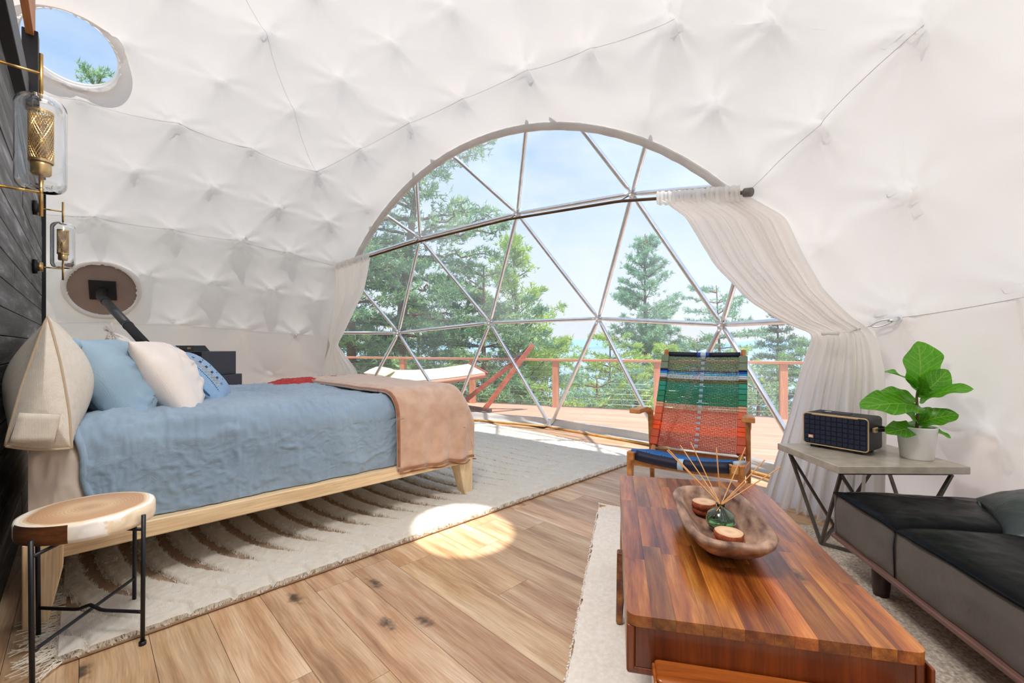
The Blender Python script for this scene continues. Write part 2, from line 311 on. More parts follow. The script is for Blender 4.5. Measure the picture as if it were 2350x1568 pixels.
SOIL = plain('potting soil', (0.03, 0.02, 0.012), 0.95, bump=0.8)
BOWL = plain('weathered bowl wood', srgb(78, 44, 28), 0.55, c2=srgb(196, 160, 136), nscale=24, bump=1.0, bscale=26, stretch=(1, 0.35, 1), detail=9)
REED = plain('rattan reed', srgb(206, 148, 88), 0.6, c2=srgb(220, 166, 108), nscale=30)
BARK = plain('bark', srgb(96, 62, 46), 0.9, c2=srgb(130, 92, 70), nscale=30, bump=0.9, bscale=60)
CUT = None
STOVE = plain('charcoal stove steel', srgb(52, 54, 64), 0.45, 0.2, c2=srgb(58, 60, 70))
PLATE = plain('grey brown vent panel', srgb(128, 114, 108), 0.6, c2=srgb(150, 134, 126), nscale=1.3)

# ------------------------------------------------------------------ the geodesic dome
CX, CY, CZ, RD, YAW = -2.405, 1.766, -0.003, 4.899, 0.62253
DC = np.array([CX, CY, CZ])
def geodesic(n):
    P = (1 + 5 ** .5) / 2; V = []
    for a in (-1, 1):
        for b in (-P, P): V += [(0, a, b), (a, b, 0), (b, 0, a)]
    V = np.array(V, float); V /= np.linalg.norm(V[0])
    a, b = V[0], np.array([0, 0, 1.]); v = np.cross(a, b); c = a @ b
    K = np.array([[0, -v[2], v[1]], [v[2], 0, -v[0]], [-v[1], v[0], 0]]); V = V @ (np.eye(3) + K + K @ K / (1 + c)).T
    D = np.linalg.norm(V[:, None] - V[None], axis=2); e = D[D > .1].min() + .01
    idx = {}; pl = []; faces = []
    def get(p):
        p = p / np.linalg.norm(p); t = tuple(np.round(p, 4) + 0.0)
        if t not in idx: idx[t] = len(pl); pl.append(p)
        return idx[t]
    for i, j, k in itertools.combinations(range(12), 3):
        if D[i, j] < e and D[j, k] < e and D[i, k] < e:
            g = {}
            for a in range(n + 1):
                for b in range(n + 1 - a): g[a, b] = get(V[i] * a + V[j] * b + V[k] * (n - a - b))
            for a in range(n):
                for b in range(n - a):
                    faces.append((g[a, b], g[a + 1, b], g[a, b + 1]))
                    if a + b < n - 1: faces.append((g[a + 1, b], g[a + 1, b + 1], g[a, b + 1]))
    X = np.array(pl); c, s = math.cos(YAW), math.sin(YAW)
    return X @ np.array([[c, s, 0], [-s, c, 0], [0, 0, 1]]), faces
GN, GF = geodesic(4)
WN = np.array([0.602, 0.798, 0.02]); WN /= np.linalg.norm(WN); WD = 3.584        # plane that cuts the window arch
def node(i, r=RD): return DC + GN[i] * r
edges = sorted({tuple(sorted(e)) for f in GF for e in ((f[0], f[1]), (f[1], f[2]), (f[0], f[2]))})
RL = RD - 0.115
def unit(v): v = np.asarray(v, float); return v / np.linalg.norm(v)
def raydir(u, v, r):
    d = np.array([(u - 1175) / 1015, 1, (792 - v) / 1015]); o = np.array([0, 0, 1.05]); a = d @ d; b = 2 * d @ (o - DC); c = (o - DC) @ (o - DC) - r * r
    return unit(o + d * (-b + math.sqrt(b * b - 4 * a * c)) / 2 / a - DC)
def SC(p): return (np.array(p) - [0, 0, 1.05]) * 1.12 + [0, 0, 1.05]
PORT = raydir(164, 110, RL - 0.04); VENT = raydir(238, 663, RL - 0.03)
# the porthole that lets the round patch of sun onto the floor
sp = np.array([-0.25, 2.52, 0.0]); s_ = np.array(SUN_DIR); o_ = sp - DC; bq = o_ @ s_; tq = -bq + math.sqrt(bq * bq - (o_ @ o_ - RL * RL))
SUNP = unit(sp + s_ * tq - DC)
HOLES = [(PORT, 0.355), (VENT, 0.33), (SUNP, 0.355)]

def build_liner():
    n = 40; Vs = []; Fs = []; off = 0
    bc = [(a / n, b / n) for a in range(n + 1) for b in range(n + 1 - a)]; ix = {(a, b): k for k, (a, b) in enumerate((a, b) for a in range(n + 1) for b in range(n + 1 - a))}
    tri = []
    for a in range(n):
        for b in range(n - a):
            tri.append((ix[a, b], ix[a + 1, b], ix[a, b + 1]))
            if a + b < n - 1: tri.append((ix[a + 1, b], ix[a + 1, b + 1], ix[a, b + 1]))
    tri = np.array(tri); bc = np.array(bc); BC = np.c_[bc, 1 - bc.sum(1)]
    pin = {}
    for f in GF:
        if GN[list(f), 2].mean() < 0.0: continue
        Q = GN[list(f)]
        pts = BC @ Q
        cen = pts @ DC * 0
        wpos = pts / np.linalg.norm(pts, axis=1)[:, None]
        corners = [Q[0], Q[1], Q[2], (Q[0] + Q[1]) / 2, (Q[1] + Q[2]) / 2, (Q[0] + Q[2]) / 2]
        # radius: flat facet, then eased towards the sphere
        rf = np.linalg.norm(pts, axis=1); r = RL * (0.8 * rf + 0.2)
        P0 = wpos * r[:, None]
        disp = np.zeros(len(P0)); dm = np.full(len(P0), 9.)
        for ci, cq in enumerate(corners):
            c0 = cq * RL; d = np.linalg.norm(P0 - c0, axis=1); dm = np.minimum(dm, d * (1 if ci < 3 else 1.15))
            nz = unit(cq); ux = unit(np.cross(nz, [0.13, 0.2, 1.0])); uy = np.cross(nz, ux)
            th = np.arctan2((P0 - c0) @ uy, (P0 - c0) @ ux); sd_ = int(abs(cq @ np.array([917., 331., 127.])) * 10)
            kk = 5 + sd_ % 4
            fold = (np.abs(np.sin(th * kk / 2 + sd_)) ** 0.7 - 0.6) + 0.5 * np.sin(th * (kk + 3) + 2 * sd_)
            disp += (0.034 if ci < 3 else 0.024) * fold * np.clip(d / 0.05, 0, 1) * np.exp(-d / 0.15)
        pinch = 0.085 * np.exp(-dm / 0.14)
        rr = r - 0.055 + pinch + disp + 0.006 * fbm(P0 * 3.2, 5) + 0.004 * ridge(P0 * np.array([4, 4, 2.2]), 9)
        low = np.clip((0.9 - P0[:, 2]) / 0.9, 0, 1)
        am = np.clip((np.abs(P0 @ WN - WD) - 0.03) / 0.22, 0, 1); rr = (RL - 0.052) * (1 - am) + rr * am
        rr = rr + 0.02 * low * am * np.sin(P0[:, 0] * 5 + P0[:, 1] * 4)
        Vs.append(wpos * rr[:, None] + DC); Fs.append(tri + off); off += len(P0)
    V = np.concatenate(Vs); F = np.concatenate(Fs)
    V[:, 2] = np.where(V[:, 2] < 0.16, np.minimum(V[:, 2], 0.16), V[:, 2])
    # weld
    key = np.round(V * 4000).astype(np.int64); _, inv, inv2 = np.unique(key, axis=0, return_index=True, return_inverse=True)
    V = V[inv]; F = inv2.reshape(-1)[F]
    cen = V[F].mean(1) - DC
    fn = np.cross(V[F[:, 1]] - V[F[:, 0]], V[F[:, 2]] - V[F[:, 0]]); fl_ = (fn * cen).sum(1) > 0; F[fl_] = F[fl_][:, ::-1]
    keep = (cen @ WN < WD + 0.12)
    for hd, hr in HOLES: keep &= ~((np.linalg.norm(cen - np.outer(cen @ hd, hd), axis=1) < hr - 0.01) & (cen @ hd > 0))
    keep &= (F[:, 0] != F[:, 1]) & (F[:, 1] != F[:, 2]) & (F[:, 0] != F[:, 2])
    F = F[keep]
    o = npmesh('wall_dome', V, F, LINER, None, True)
    bm = bmesh.new(); bm.from_mesh(o.data)
    bmesh.ops.bisect_plane(bm, geom=bm.verts[:] + bm.edges[:] + bm.faces[:], plane_co=Vector(DC + WN * WD), plane_no=Vector(WN), clear_outer=True)
    bmesh.ops.bisect_plane(bm, geom=bm.verts[:] + bm.edges[:] + bm.faces[:], plane_co=(0, 0, 0.11), plane_no=(0, 0, -1), clear_outer=False)
    # drop the wall to the floor
    low = [e for e in bm.edges if e.is_boundary and all(abs(v.co.z - 0.11) < 0.08 for v in e.verts)]
    r = bmesh.ops.extrude_edge_only(bm, edges=low)
    for v in r['geom']:
        if isinstance(v, bmesh.types.BMVert): v.co.z = 0.0
    bmesh.ops.remove_doubles(bm, verts=bm.verts, dist=0.0005)
    bm.to_mesh(o.data); bm.free(); o.data.shade_smooth()
    return o
dome = build_liner(); dome['kind'] = 'structure'; dome['label'] = 'puckered white fabric dome wall and ceiling'

def find_node(i): return i
def surf(p, r): d = unit(np.asarray(p) - DC); return DC + d * r
from mathutils.bvhtree import BVHTree
bvh = BVHTree.FromObject(dome, bpy.context.evaluated_depsgraph_get())
# sewn seams: rows of struts whose seam shows as a thin ridge
def near(a): # node index nearest a direction-from-world point
    d = unit(SC(a) - DC); return int(np.argmax(GN @ d))
K = {k: near(v) for k, v in dict(n15=(-2.125, 5.489, 2.066), n16=(-3.171, 5.217, 2.307), n17=(-4.317, 4.599, 2.409), n18=(-5.269, 3.711, 2.307), n19=(-2.128, 4.872, 2.986), n20=(-3.281, 4.375, 3.275), n21=(-4.435, 3.546, 3.275), n22=(-2.134, 3.876, 3.831), n37=(1.633, 1.684, 2.307), n38=(1.58, 2.764, 2.066), n41=(0.993, 2.577, 2.986), n45=(-1.082, 5.205, 2.307), n46=(0.057, 4.574, 2.409), n47=(0.999, 3.675, 2.307), n49=(0.163, 3.519, 3.275), n48=(-0.981, 4.361, 3.275), n50=(-0.988, 3.152, 4.022), n61=(-2.769, 5.764, 1.208), n65=(-3.986, 5.357, 1.319), n68=(-5.14, 4.528, 1.319), n146=(2.035, 2.231, 1.208), n24=(-2.141, 2.675, 4.344), n23=(-3.288, 3.166, 4.022)).items()}
n147 = near((2.25, 1.0, 1.25))
for a, b in ((K['n22'], K['n19']), (K['n19'], K['n48']), (K['n48'], K['n49']), (K['n49'], K['n41']), (K['n20'], K['n19']), (K['n21'], K['n20']), (K['n17'], K['n16']), (K['n16'], K['n15']), (K['n18'], K['n17']), (K['n68'], K['n65']), (K['n65'], K['n61']), (K['n37'], K['n38']), (K['n146'], n147), (K['n22'], K['n24'])):
    if a == b: continue
    A, B = node(a, RL), node(b, RL); pts = []
    for k in range(49):
        t = k / 48; d = Vector(unit(A * (1 - t) + B * t - DC)); h = bvh.ray_cast(Vector(DC), d)
        if h[0] is not None: pts.append(h[0] - d * 0.0005)
    if len(pts) > 4: MB().tube(pts, 0.0016, 5).build('seam', SEAM, dome, True)
# arch hem
ca = DC + WN * WD; ex = unit(np.cross(WN, [0, 0, 1])); ez = np.cross(ex, WN); rw = math.sqrt((RL - 0.045) ** 2 - WD ** 2)
P = np.zeros((161, 5, 3))
for i in range(161):
    a = R_(-2.5) + (math.pi + R_(5)) * i / 160; e = ex * math.cos(a) + ez * math.sin(a); q = ca + e * rw; rad = unit(q - DC)
    tn = unit(np.cross(WN, e)); side = unit(np.cross(tn, rad)); side = side * np.sign(side @ WN)
    for j, (k, h) in enumerate(((-0.055, 0.0), (-0.045, -0.018), (0.0, -0.022), (0.018, -0.006), (0.012, 0.03))): P[i, j] = q + side * k + rad * (h + 0.004 * math.sin(i * 1.9 + j))
lab(gridmesh('arch_hem', P, HEM, dome, solid=0.006), 'grey white stitched hem around the window arch')

def ring(name, c, hd, r0, r1, mat, parent, rise=0.02, tk=0.03):
    nz = Vector(hd); q = nz.to_track_quat('Z', 'Y'); mb = MB()
    mb.lathe([(r0, -tk), (r0, rise), (r0 + 0.015, rise + 0.012), ((r0 + r1) / 2, rise + 0.014), (r1 - 0.012, rise), (r1, -0.0), (r1 + 0.012, -tk)], n=72)
    o = mb.build(name, mat, parent, True); o.location = c; o.rotation_euler = (-nz).to_track_quat('Z', 'Y').to_euler(); return o
TRIMW = plain('white hole trim', (0.84, 0.83, 0.82), 0.6, trans=0.3, bump=0.2)
for i, (hd, nm) in enumerate(((PORT, 'window_1'), (SUNP, 'window_2'))):
    c = DC + hd * (RL - 0.078); t = tag(empty(nm), None, None, None, 'structure')
    lab(t, ('round porthole window high in the dome over the headboard wall', 'round porthole window high in the dome overhead')[i])
    ring('window_trim', c, hd, 0.33, 0.405, TRIMW, t, 0.01, 0.05)
    g = MB().lathe([(0.0, 0), (0.36, 0)], n=64).build('pane', PORTG, t, True); g.location = DC + hd * (RL - 0.05); g.rotation_euler = Vector(-hd).to_track_quat('Z', 'Y').to_euler()
    sm = MB().lathe([(0.318, 0.0), (0.326, 0.006), (0.334, 0.0)], n=64).build('window_bead', TRIMW, t, True); sm.location = DC + hd * (RL - 0.065); sm.rotation_euler = g.rotation_euler

# steel frame seen through the window
fr = thing('dome_frame', 'galvanised steel tube frame of triangles across the big window', 'frame'); fr['kind'] = 'structure'; del fr['category']
used = set()
for a, b in edges:
    A, B = node(a), node(b)
    if A[2] < -0.05 or B[2] < -0.05: continue
    if (A - DC) @ WN < 2.8 or (B - DC) @ WN < 2.8: continue
    if max((A - DC) @ WN, (B - DC) @ WN) < WD + 0.06: continue
    if A[2] < 0.03 and B[2] < 0.03: continue
    lim = WD - 0.10; ha, hb = (A - DC) @ WN, (B - DC) @ WN; full = [a, b]
    if ha < lim: A = A + (B - A) * (lim - ha) / (hb - ha); full.remove(a)
    if hb < lim: B = B + (A - B) * (lim - hb) / (ha - hb); full.remove(b)
    d = (B - A) / np.linalg.norm(B - A); q0, q1 = A + d * 0.035, B - d * 0.035; L = np.linalg.norm(q1 - q0)
    pts = [q0, q0 + d * 0.05, q0 + d * 0.09, q1 - d * 0.09, q1 - d * 0.05, q1]
    MB().tube(pts, [0.016, 0.02, 0.0225, 0.0225, 0.02, 0.016], 12).build('strut', STEEL, fr, True); used |= set(full)
for i in sorted(used):
    n_ = Vector(GN[i]); p = Vector(node(i)); M = n_.to_track_quat('Z', 'Y').to_euler()
    o = MB().lathe([(0.0, -0.02), (0.034, -0.018), (0.043, -0.006), (0.043, 0.006), (0.034, 0.018), (0.0, 0.02)], n=14).build('hub', STEEL, fr, True); o.location = p; o.rotation_euler = M
    b_ = MB().lathe([(0.0, 0.012), (0.011, 0.01), (0.012, 0), (0.009, -0.02), (0.009, -0.045), (0, -0.046)], n=8).build('bolt', STEEL, o, True); b_.location = (0, 0, -0.012)
# clear film panes on the outside of the frame
pv = tag(empty('window_3'), 'huge arched clear window of the dome', None, None, 'structure')
for f in GF:
    Q = GN[list(f)] * (RD + 0.035) + DC
    if (Q - DC)[:, 2].min() < -0.05 or ((Q - DC) @ WN).max() < WD + 0.02: continue
    o = MB().add([tuple(q) for q in Q], [(0, 1, 2)]).build('pane', PVC, pv, False)
    bm = bmesh.new(); bm.from_mesh(o.data); bmesh.ops.bisect_plane(bm, geom=bm.verts[:] + bm.edges[:] + bm.faces[:], plane_co=Vector(DC + WN * (WD - 0.01)), plane_no=-Vector(WN), clear_outer=True); bm.to_mesh(o.data); bm.free()
# skirt and wooden curb round the foot of the window
a0 = math.atan2(WN[1], WN[0]); P = []; Pc = []
fl = [i for i in range(len(GN)) if abs(GN[i][2]) < 0.01]; fl.sort(key=lambda i: math.atan2(GN[i][1], GN[i][0]))
ringp = [DC + GN[i] * (RD + 0.02) for i in fl]
poly = []
for i in range(len(ringp)):
    A, B = ringp[i], ringp[(i + 1) % len(ringp)]
    if min((A - DC) @ WN, (B - DC) @ WN) < 2.5: continue
    for k in range(9):
        t = k / 8; p = A * (1 - t) + B * t; poly.append((p[0], p[1]))
poly.sort(key=lambda p: (p[0] - CX) * ex[0] + (p[1] - CY) * ex[1])
P = np.zeros((len(poly), 6, 3)); c2 = np.array([CX, CY])
for i, p in enumerate(poly):
    rd = np.array(p) - c2; rl = np.linalg.norm(rd); rd = rd / rl
    for j, (dr, z) in enumerate(((0.0, 0.10), (-0.022, 0.088), (-0.02, 0.055), (-0.035, 0.02), (-0.075, 0.006), (-0.11, 0.004))): P[i, j] = (*(np.array(p) + rd * (dr + 0.006 * math.sin(i * 1.3 + j))), z)
lab(gridmesh('skirt', P, SKIRT, pv, solid=0.004), 'cloudy vinyl skirt along the foot of the window')
cp = [(*(np.array(p) - (np.array(p) - c2) / np.linalg.norm(np.array(p) - c2) * 0.13), 0.012) for p in poly]
lab(MB().tube(cp, 0.016, 8).build('curb', wood('pine curb', [srgb(170, 120, 60), srgb(196, 150, 90), srgb(214, 172, 112)], 0.5, 'X', 1), pv, True), 'pale wooden strip at the foot of the window')
for i in fl:
    p = node(i)
    if (p - DC) @ WN > 3.68:
        rd = unit(np.array([p[0] - CX, p[1] - CY, 0])); q = p - rd * 0.09
        o = MB().box((0, 0, 0), (0.07, 0.11, 0.008)).lathe([(0.0, 0.03), (0.013, 0.028), (0.013, 0), ], n=8).build('anchor_plate', STEEL, fr, False, 0.002); o.location = (q[0], q[1], 0.02); o.rotation_euler = (0, 0, math.atan2(rd[1], rd[0]))
# curtain rod, bent from hub to hub
rod = thing('curtain_rod', 'dark bronze curtain rod bent along the steel frame of the window', 'curtain rod')
chain = [K['n15'], K['n45'], K['n46'], K['n47'], K['n38']]; cpts = []
RR = RD - 0.20
for a, b in zip(chain, chain[1:]):
    A, B = node(a, RR), node(b, RR)
    for t in ((0.03, 0.5, 0.97)): cpts.append(A * (1 - t) + B * t + np.array([0, 0, 0.0]))
cpts = [node(K['n15'], RR)] + cpts + [node(K['n38'], RR)]
MB().tube(cpts, 0.0135, 10).build('rod', BRONZE, rod, True)
dr_ = unit(cpts[-1] - cpts[-2]); o = MB().tube([cpts[-1], cpts[-1] + dr_ * 0.05], 0.03, 14).build('finial', plain('grey finial', (0.14, 0.13, 0.12), 0.4), rod, True)
for k in (K['n45'], K['n46'], K['n47']): MB().tube([node(k, RR + 0.16), node(k, RR - 0.012)], 0.006, 6).build('bracket', BLACKM, rod, True)

# ------------------------------------------------------------------ floor boards (run along the headboard wall)
EB = Vector((0.718, 0.696, 0)); EW = Vector((-0.696, 0.718, 0)); RB = math.atan2(0.696, 0.718)
def BW(b, w_, z=0.0): return EB * b + EW * w_ + Vector((0, 0, z))
fo = MB().lathe([(0.0, -0.03), (4.92, -0.03), (4.92, -0.012), (0.0, -0.012)], (CX, CY, 0), 72).build('floor', SUB); fo['kind'] = 'structure'
cb = CX * 0.718 + CY * 0.696; cw = -CX * 0.696 + CY * 0.718
pm = MB().box((0, 0, 0), (0.1785, 1, 0.011)).build('plank', OAK, None, False, 0.0008, 1); proto = pm.data; bpy.data.objects.remove(pm)
pmesh = {}
def plank_mesh(L):
    k = round(L, 3)
    if k not in pmesh:
        mb = MB().box((0, 0, -0.0055), (0.1785, k - 0.0015, 0.011)); me = bpy.data.meshes.new('plank'); me.from_pydata(mb.v, [], mb.f); me.materials.append(OAK); pmesh[k] = me
    return pmesh[k]
for i in range(-40, 40):
    b = 0.17 + 0.18 * i + 0.09 - 0.18 * 0
    if abs(b - cb) > 4.75: continue
    h = math.sqrt(4.78 ** 2 - (b - cb) ** 2); y0, y1 = cw - h, cw + h; y = y0 - random.uniform(0, 1.2)
    while y < y1:
        s0, s1 = max(y, y0), min(y + 1.22, y1); y += 1.22
        if s1 - s0 < 0.06: continue
        L = 1.22 if s1 - s0 > 1.219 else round(s1 - s0, 2)
        o = bpy.data.objects.new('plank', plank_mesh(L)); col.objects.link(o); o.parent = fo; o.location = BW(b, (s0 + s1) / 2, 0); o.rotation_euler = (0, 0, RB)

# ------------------------------------------------------------------ headboard wall of charred boards
wl = empty('wall_left', BW(-0.24, 0, 0), RB); wl['kind'] = 'structure'; wl['label'] = 'black charred board wall behind the bed'
MB().box((-0.06, 2.6, 1.17), (0.08, 5.3, 2.34)).build('backing', BLACKM, wl)
z = 0.0; k = 0
while z < 2.28:
    y = -0.2 - random.uniform(0, 1.5)
    while y < 5.25:
        a, b_ = max(y, -0.05), min(y + 2.4, 5.25); y += 2.4
        if b_ - a < 0.05: continue
        MB().box((0, 0, 0), (0.02, b_ - a - 0.002, 0.118)).build('board', CHAR, wl, False, 0.003, 1, loc=(-0.012 + random.uniform(-0.002, 0.002), (a + b_) / 2, z + 0.06))
    z += 0.121
t = MB().box((0, 0, 0), (0.1, 0.035, 2.30)).build('trim_1', BLACKM, None, False, 0.003, loc=BW(-0.27, 5.285, 1.15), rot=(0, 0, RB)); t['kind'] = 'structure'; lab(t, 'black upright edging at the far end of the charred wall')
t = MB().box((0, 0, 0), (0.16, 5.35, 0.13)).build('trim_2', BLACKM, None, False, 0.004, loc=BW(-0.28, 2.63, 2.36), rot=(0, 0, RB)); t['kind'] = 'structure'; lab(t, 'black beam capping the charred wall')
t = MB().box((0, 0, 0), (0.06, 0.09, 0.36)).build('trim_3', BLACKM, None, False, 0.004, loc=BW(-0.20, 3.45, 2.52), rot=(0, 0, RB)); t['kind'] = 'structure'; lab(t, 'short black post above the charred wall')
t = MB().box((0, 0, 0), (0.03, 2.6, 0.9)).build('trim_4', wood('orange plywood', [srgb(176, 110, 60), srgb(196, 128, 74), srgb(206, 142, 90)], 0.5, 'Y', 0.8), None, False, 0.002, loc=BW(-0.20, 2.2, 3.12), rot=(0, 0, RB)); t['kind'] = 'structure'; lab(t, 'orange plywood fascia above the charred wall')

# ------------------------------------------------------------------ stove, flue and vent
c = DC + VENT * (RL - 0.082); vt = thing('vent_panel', 'round grey brown panel with black square plate set in the dome fabric', 'vent', tuple(c))
vt.rotation_euler = Vector(-VENT).to_track_quat('Z', 'Y').to_euler()
MB().lathe([(0.0, -0.02), (0.322, -0.02), (0.322, 0.0), (0.0, 0.0)], n=72).build('panel', PLATE, vt, False)
m_ = MB().lathe([(0.314, 0.0), (0.318, 0.025), (0.335, 0.04), (0.36, 0.03), (0.38, -0.04)], n=72).build('panel_rim', TRIMW, vt, True)
rotp = Matrix.Rotation(vt.rotation_euler.to_matrix().inverted().to_euler().z * 0, 3, 'Z')
# square thimble plate turned so its top edge is level
Minv = vt.rotation_euler.to_matrix().inverted(); upl = Minv @ Vector((0, 0, 1)); ang = math.atan2(upl.y, upl.x) - math.pi / 2
pl_ = MB().box((0, 0, 0.012), (0.245, 0.235, 0.02)).build('thimble_plate', BLACKM, vt, False, 0.002, rot=(0, 0, ang))
st = thing('stove', 'charcoal pellet stove behind the bed with a small control display on top', 'stove', (-2.98, 4.16, 0), R_(-6))
MB().box((0, 0, 0.88), (0.50, 0.42, 0.22)).build('hopper', STOVE, st, False, 0.004)
MB().box((0.02, -0.02, 0.385), (0.56, 0.50, 0.77)).build('body', STOVE, st, False, 0.006)
MB().box((0.02, -0.272, 0.36), (0.42, 0.012, 0.5)).build('door', BLACKM, st, False, 0.006)
q = MB().add([(-0.13, 0.05, 0.99), (0.11, 0.05, 0.99), (0.11, -0.14, 0.99), (-0.13, -0.14, 0.99), (-0.11, 0.02, 1.045), (0.085, 0.02, 1.045), (0.085, -0.10, 1.045), (-0.11, -0.10, 1.045)], [(0, 1, 2, 3), (4, 5, 6, 7), (0, 1, 5, 4), (1, 2, 6, 5), (2, 3, 7, 6), (3, 0, 4, 7)]).build('control_panel', BLACKM, st, False, 0.003)
sn = Vector((0, -0.055, 0.04)).normalized()
for x, wd, cc in ((-0.065, 0.03, (0.55, 0.6, 0.65)), (-0.005, 0.055, (0.12, 0.13, 0.14)), (0.045, 0.02, (0.5, 0.55, 0.6)), (0.062, 0.01, (0.7, 0.35, 0.02))):
    MB().box((x, -0.126, 1.02), (wd, 0.004, 0.018)).build('display' if wd > 0.05 else 'button', plain('panel key', cc, 0.4), q, False, rot=(0, 0, 0))
fp = thing('flue_pipe', 'black stove pipe slanting from the vent panel down behind the pillows', 'pipe', (0, 0, 0))
v0 = DC + VENT * (RL - 0.08); v1 = DC + VENT * (RL - 0.30) + np.array([0, 0, 0.0]); end = np.array([-3.40, 4.22, 0.95])
pp = [v0, v1 + (v0 - v1) * 0.35, v1 + np.array([0.01, 0, -0.02]), v1 + (end - v1) * 0.15, end]
MB().tube(pp, 0.044, 18).build('pipe', BLACKM, fp, True)
for t_ in (0.12, 0.55): q_ = v1 + (end - v1) * t_; MB().tube([q_, q_ + unit(end - v1) * 0.03], 0.048, 18).build('pipe_joint', BLACKM, fp, True)

# hooks on the dome
def hook(label, i, flip):
    p = Vector(node(i, RL + 0.0)); t = thing('cable_hook', label, 'hook', p)
    d = Vector(-GN[i]); MB().tube([Vector((0, 0, 0)), d * 0.06], 0.012, 10).build('eye_bolt', STEEL, t, True)
    pts = []
    tt = Vector((0.62, -0.55, 0)) * flip
    side = Vector((-0.55, 0.62, -0.25)).normalized() * flip
    for k in range(17):
        a = 2 * math.pi * k / 16; pts.append(d * 0.055 + side * (0.04 + 0.045 * math.cos(a)) + Vector((0, 0, 0.016)) * math.sin(a))
    MB().tube(pts, 0.005, 8).build('carabiner', STEEL, t, True); return p + d * 0.055 + side * 0.085
hk = hook('steel eye bolt and clip on the dome wall holding the cable of the right curtain', K['n146'], 1)
hook('small steel eye bolt in the dome fabric beside the left curtain', K['n61'], 1)

# ------------------------------------------------------------------ curtains
def px(u, v, y): return np.array([(u - 1175) / 1015 * y, y, 1.05 + (792 - v) / 1015 * y])
def curtain(name, label, L, Rr, folds, amp, ties, seed, nrow=150, ncol=260, top=0.0):
    """L, Rr: lists of (t, point) along the two edges"""
    ts = np.linspace(0, 1, nrow)
    def ip(A):
        tt = [a[0] for a in A]; return np.stack([np.interp(ts, tt, [a[1][k] for a in A]) for k in range(3)], 1)
    def sm(X):
        for _ in range(6): X[1:-1] = (X[:-2] + 2 * X[1:-1] + X[2:]) / 4
        return X
    A, B = sm(ip(L)), sm(ip(Rr)); s = np.linspace(0, 1, ncol); P = np.zeros((nrow, ncol, 3))
    for i, t in enumerate(ts):
        d = B[i] - A[i]; wd = np.linalg.norm(d); nrm = unit(np.cross(d, [0, 0, 1.0]))
        ph = np.cumsum(1 + 0.5 * np.sin(s * 17 + seed)); ph = ph / ph[-1]
        am = amp * np.interp(t, [0, 0.03, 0.2, ties - 0.05, ties, ties + 0.06, 1], [0.35, 0.5, 1.0, 0.9, 0.55, 1.0, 2.4])
        nf = folds
        wv = np.sin(ph * nf * 2 * math.pi + seed) + 0.45 * np.sin(ph * nf * 4.6 * math.pi + t * 3 + seed * 2) + 0.3 * np.sin(ph * nf * 9 + 5 * t)
        sag = np.sin(s * math.pi) * 0.0
        P[i] = A[i] + np.outer(s, d) + np.outer(wv * am, nrm) + np.outer(np.cos(ph * nf * 2 * math.pi) * am * 0.5, d / wd)
        P[i, :, 2] = A[i][2] + (B[i][2] - A[i][2]) * s
    P += 0.004 * np.stack([fbm(P.reshape(-1, 3) * 9, 3)] * 3, 1).reshape(P.shape)
    P[-1:, :, 2] += 0.01 * np.sin(s * 40); P[..., 2] = np.maximum(P[..., 2], 0.006)
    t_ = thing(name, label, 'curtain'); gridmesh('cloth', P, CURTAIN, t_, solid=0)
    # ruffled heading round the rod
    H = np.zeros((6, ncol, 3)); 
    for j, dz in enumerate((0.05, 0.035, 0.018, 0, -0.025, -0.06)):
        H[j] = P[0]; H[j, :, 2] += dz + 0.004 * np.sin(s * 90)
        nn = unit(np.cross(B[0] - A[0], [0, 0, 1.0])); H[j] += np.outer((0.030 if j in (1, 2, 3, 4) else 0.022) * (1 + 0.3 * np.sin(s * 120)), nn if nn @ (DC - A[0]) > 0 else -nn)
    gridmesh('heading', H, CURTAIN, t_); return t_
n38, n47, n45, n15 = node(K['n38'], RR), node(K['n47'], RR), node(K['n45'], RR), node(K['n15'], RR)
tR0 = n47 + (n38 - n47) * 0.38; tR1 = n47 + (n38 - n47) * 0.99
ct = curtain('curtain', 'white sheer curtain swept right and tied back, beside the woven chair',
    [(0, tR0), (0.10, px(1572, 500, 3.22)), (0.24, px(1635, 605, 3.08)), (0.36, px(1715, 690, 2.90)), (0.46, px(1800, 742, 2.68)), (0.54, px(1868, 768, 2.50)), (0.62, px(1836, 850, 2.60)), (0.76, px(1808, 960, 2.75)), (1, px(1752, 1152, 2.96))],
    [(0, tR1), (0.10, px(1800, 500, 2.88)), (0.24, px(1842, 590, 2.76)), (0.36, px(1890, 670, 2.64)), (0.46, px(1952, 732, 2.52)), (0.54, px(2000, 765, 2.46)), (0.62, px(2022, 850, 2.40)), (0.76, px(2030, 960, 2.40)), (1, px(2020, 1236, 2.42))], 9, 0.020, 0.54, 1.3)
tie = px(1885, 766, 2.44)
MB().tube([tie + np.array([dx, dy, dz]) for dx, dy, dz in ((-0.03, -0.05, 0.0), (0.0, -0.055, 0.004), (0.05, -0.06, 0.0))], 0.012, 8).build('tie_bow', CURTAIN, ct, True)
cb_ = tag(MB().tube([tie + np.array([0.0, -0.05, 0]), tie * 0.5 + np.array(hk) * 0.5 + np.array([0, -0.02, -0.012]), hk], 0.0028, 6).build('tieback_cable', STEEL, None, True), 'thin steel cable from the right curtain to its wall hook', 'cable')
tL0 = n45 + (n15 - n45) * 1.0; tL1 = n45 + (n15 - n45) * 0.54
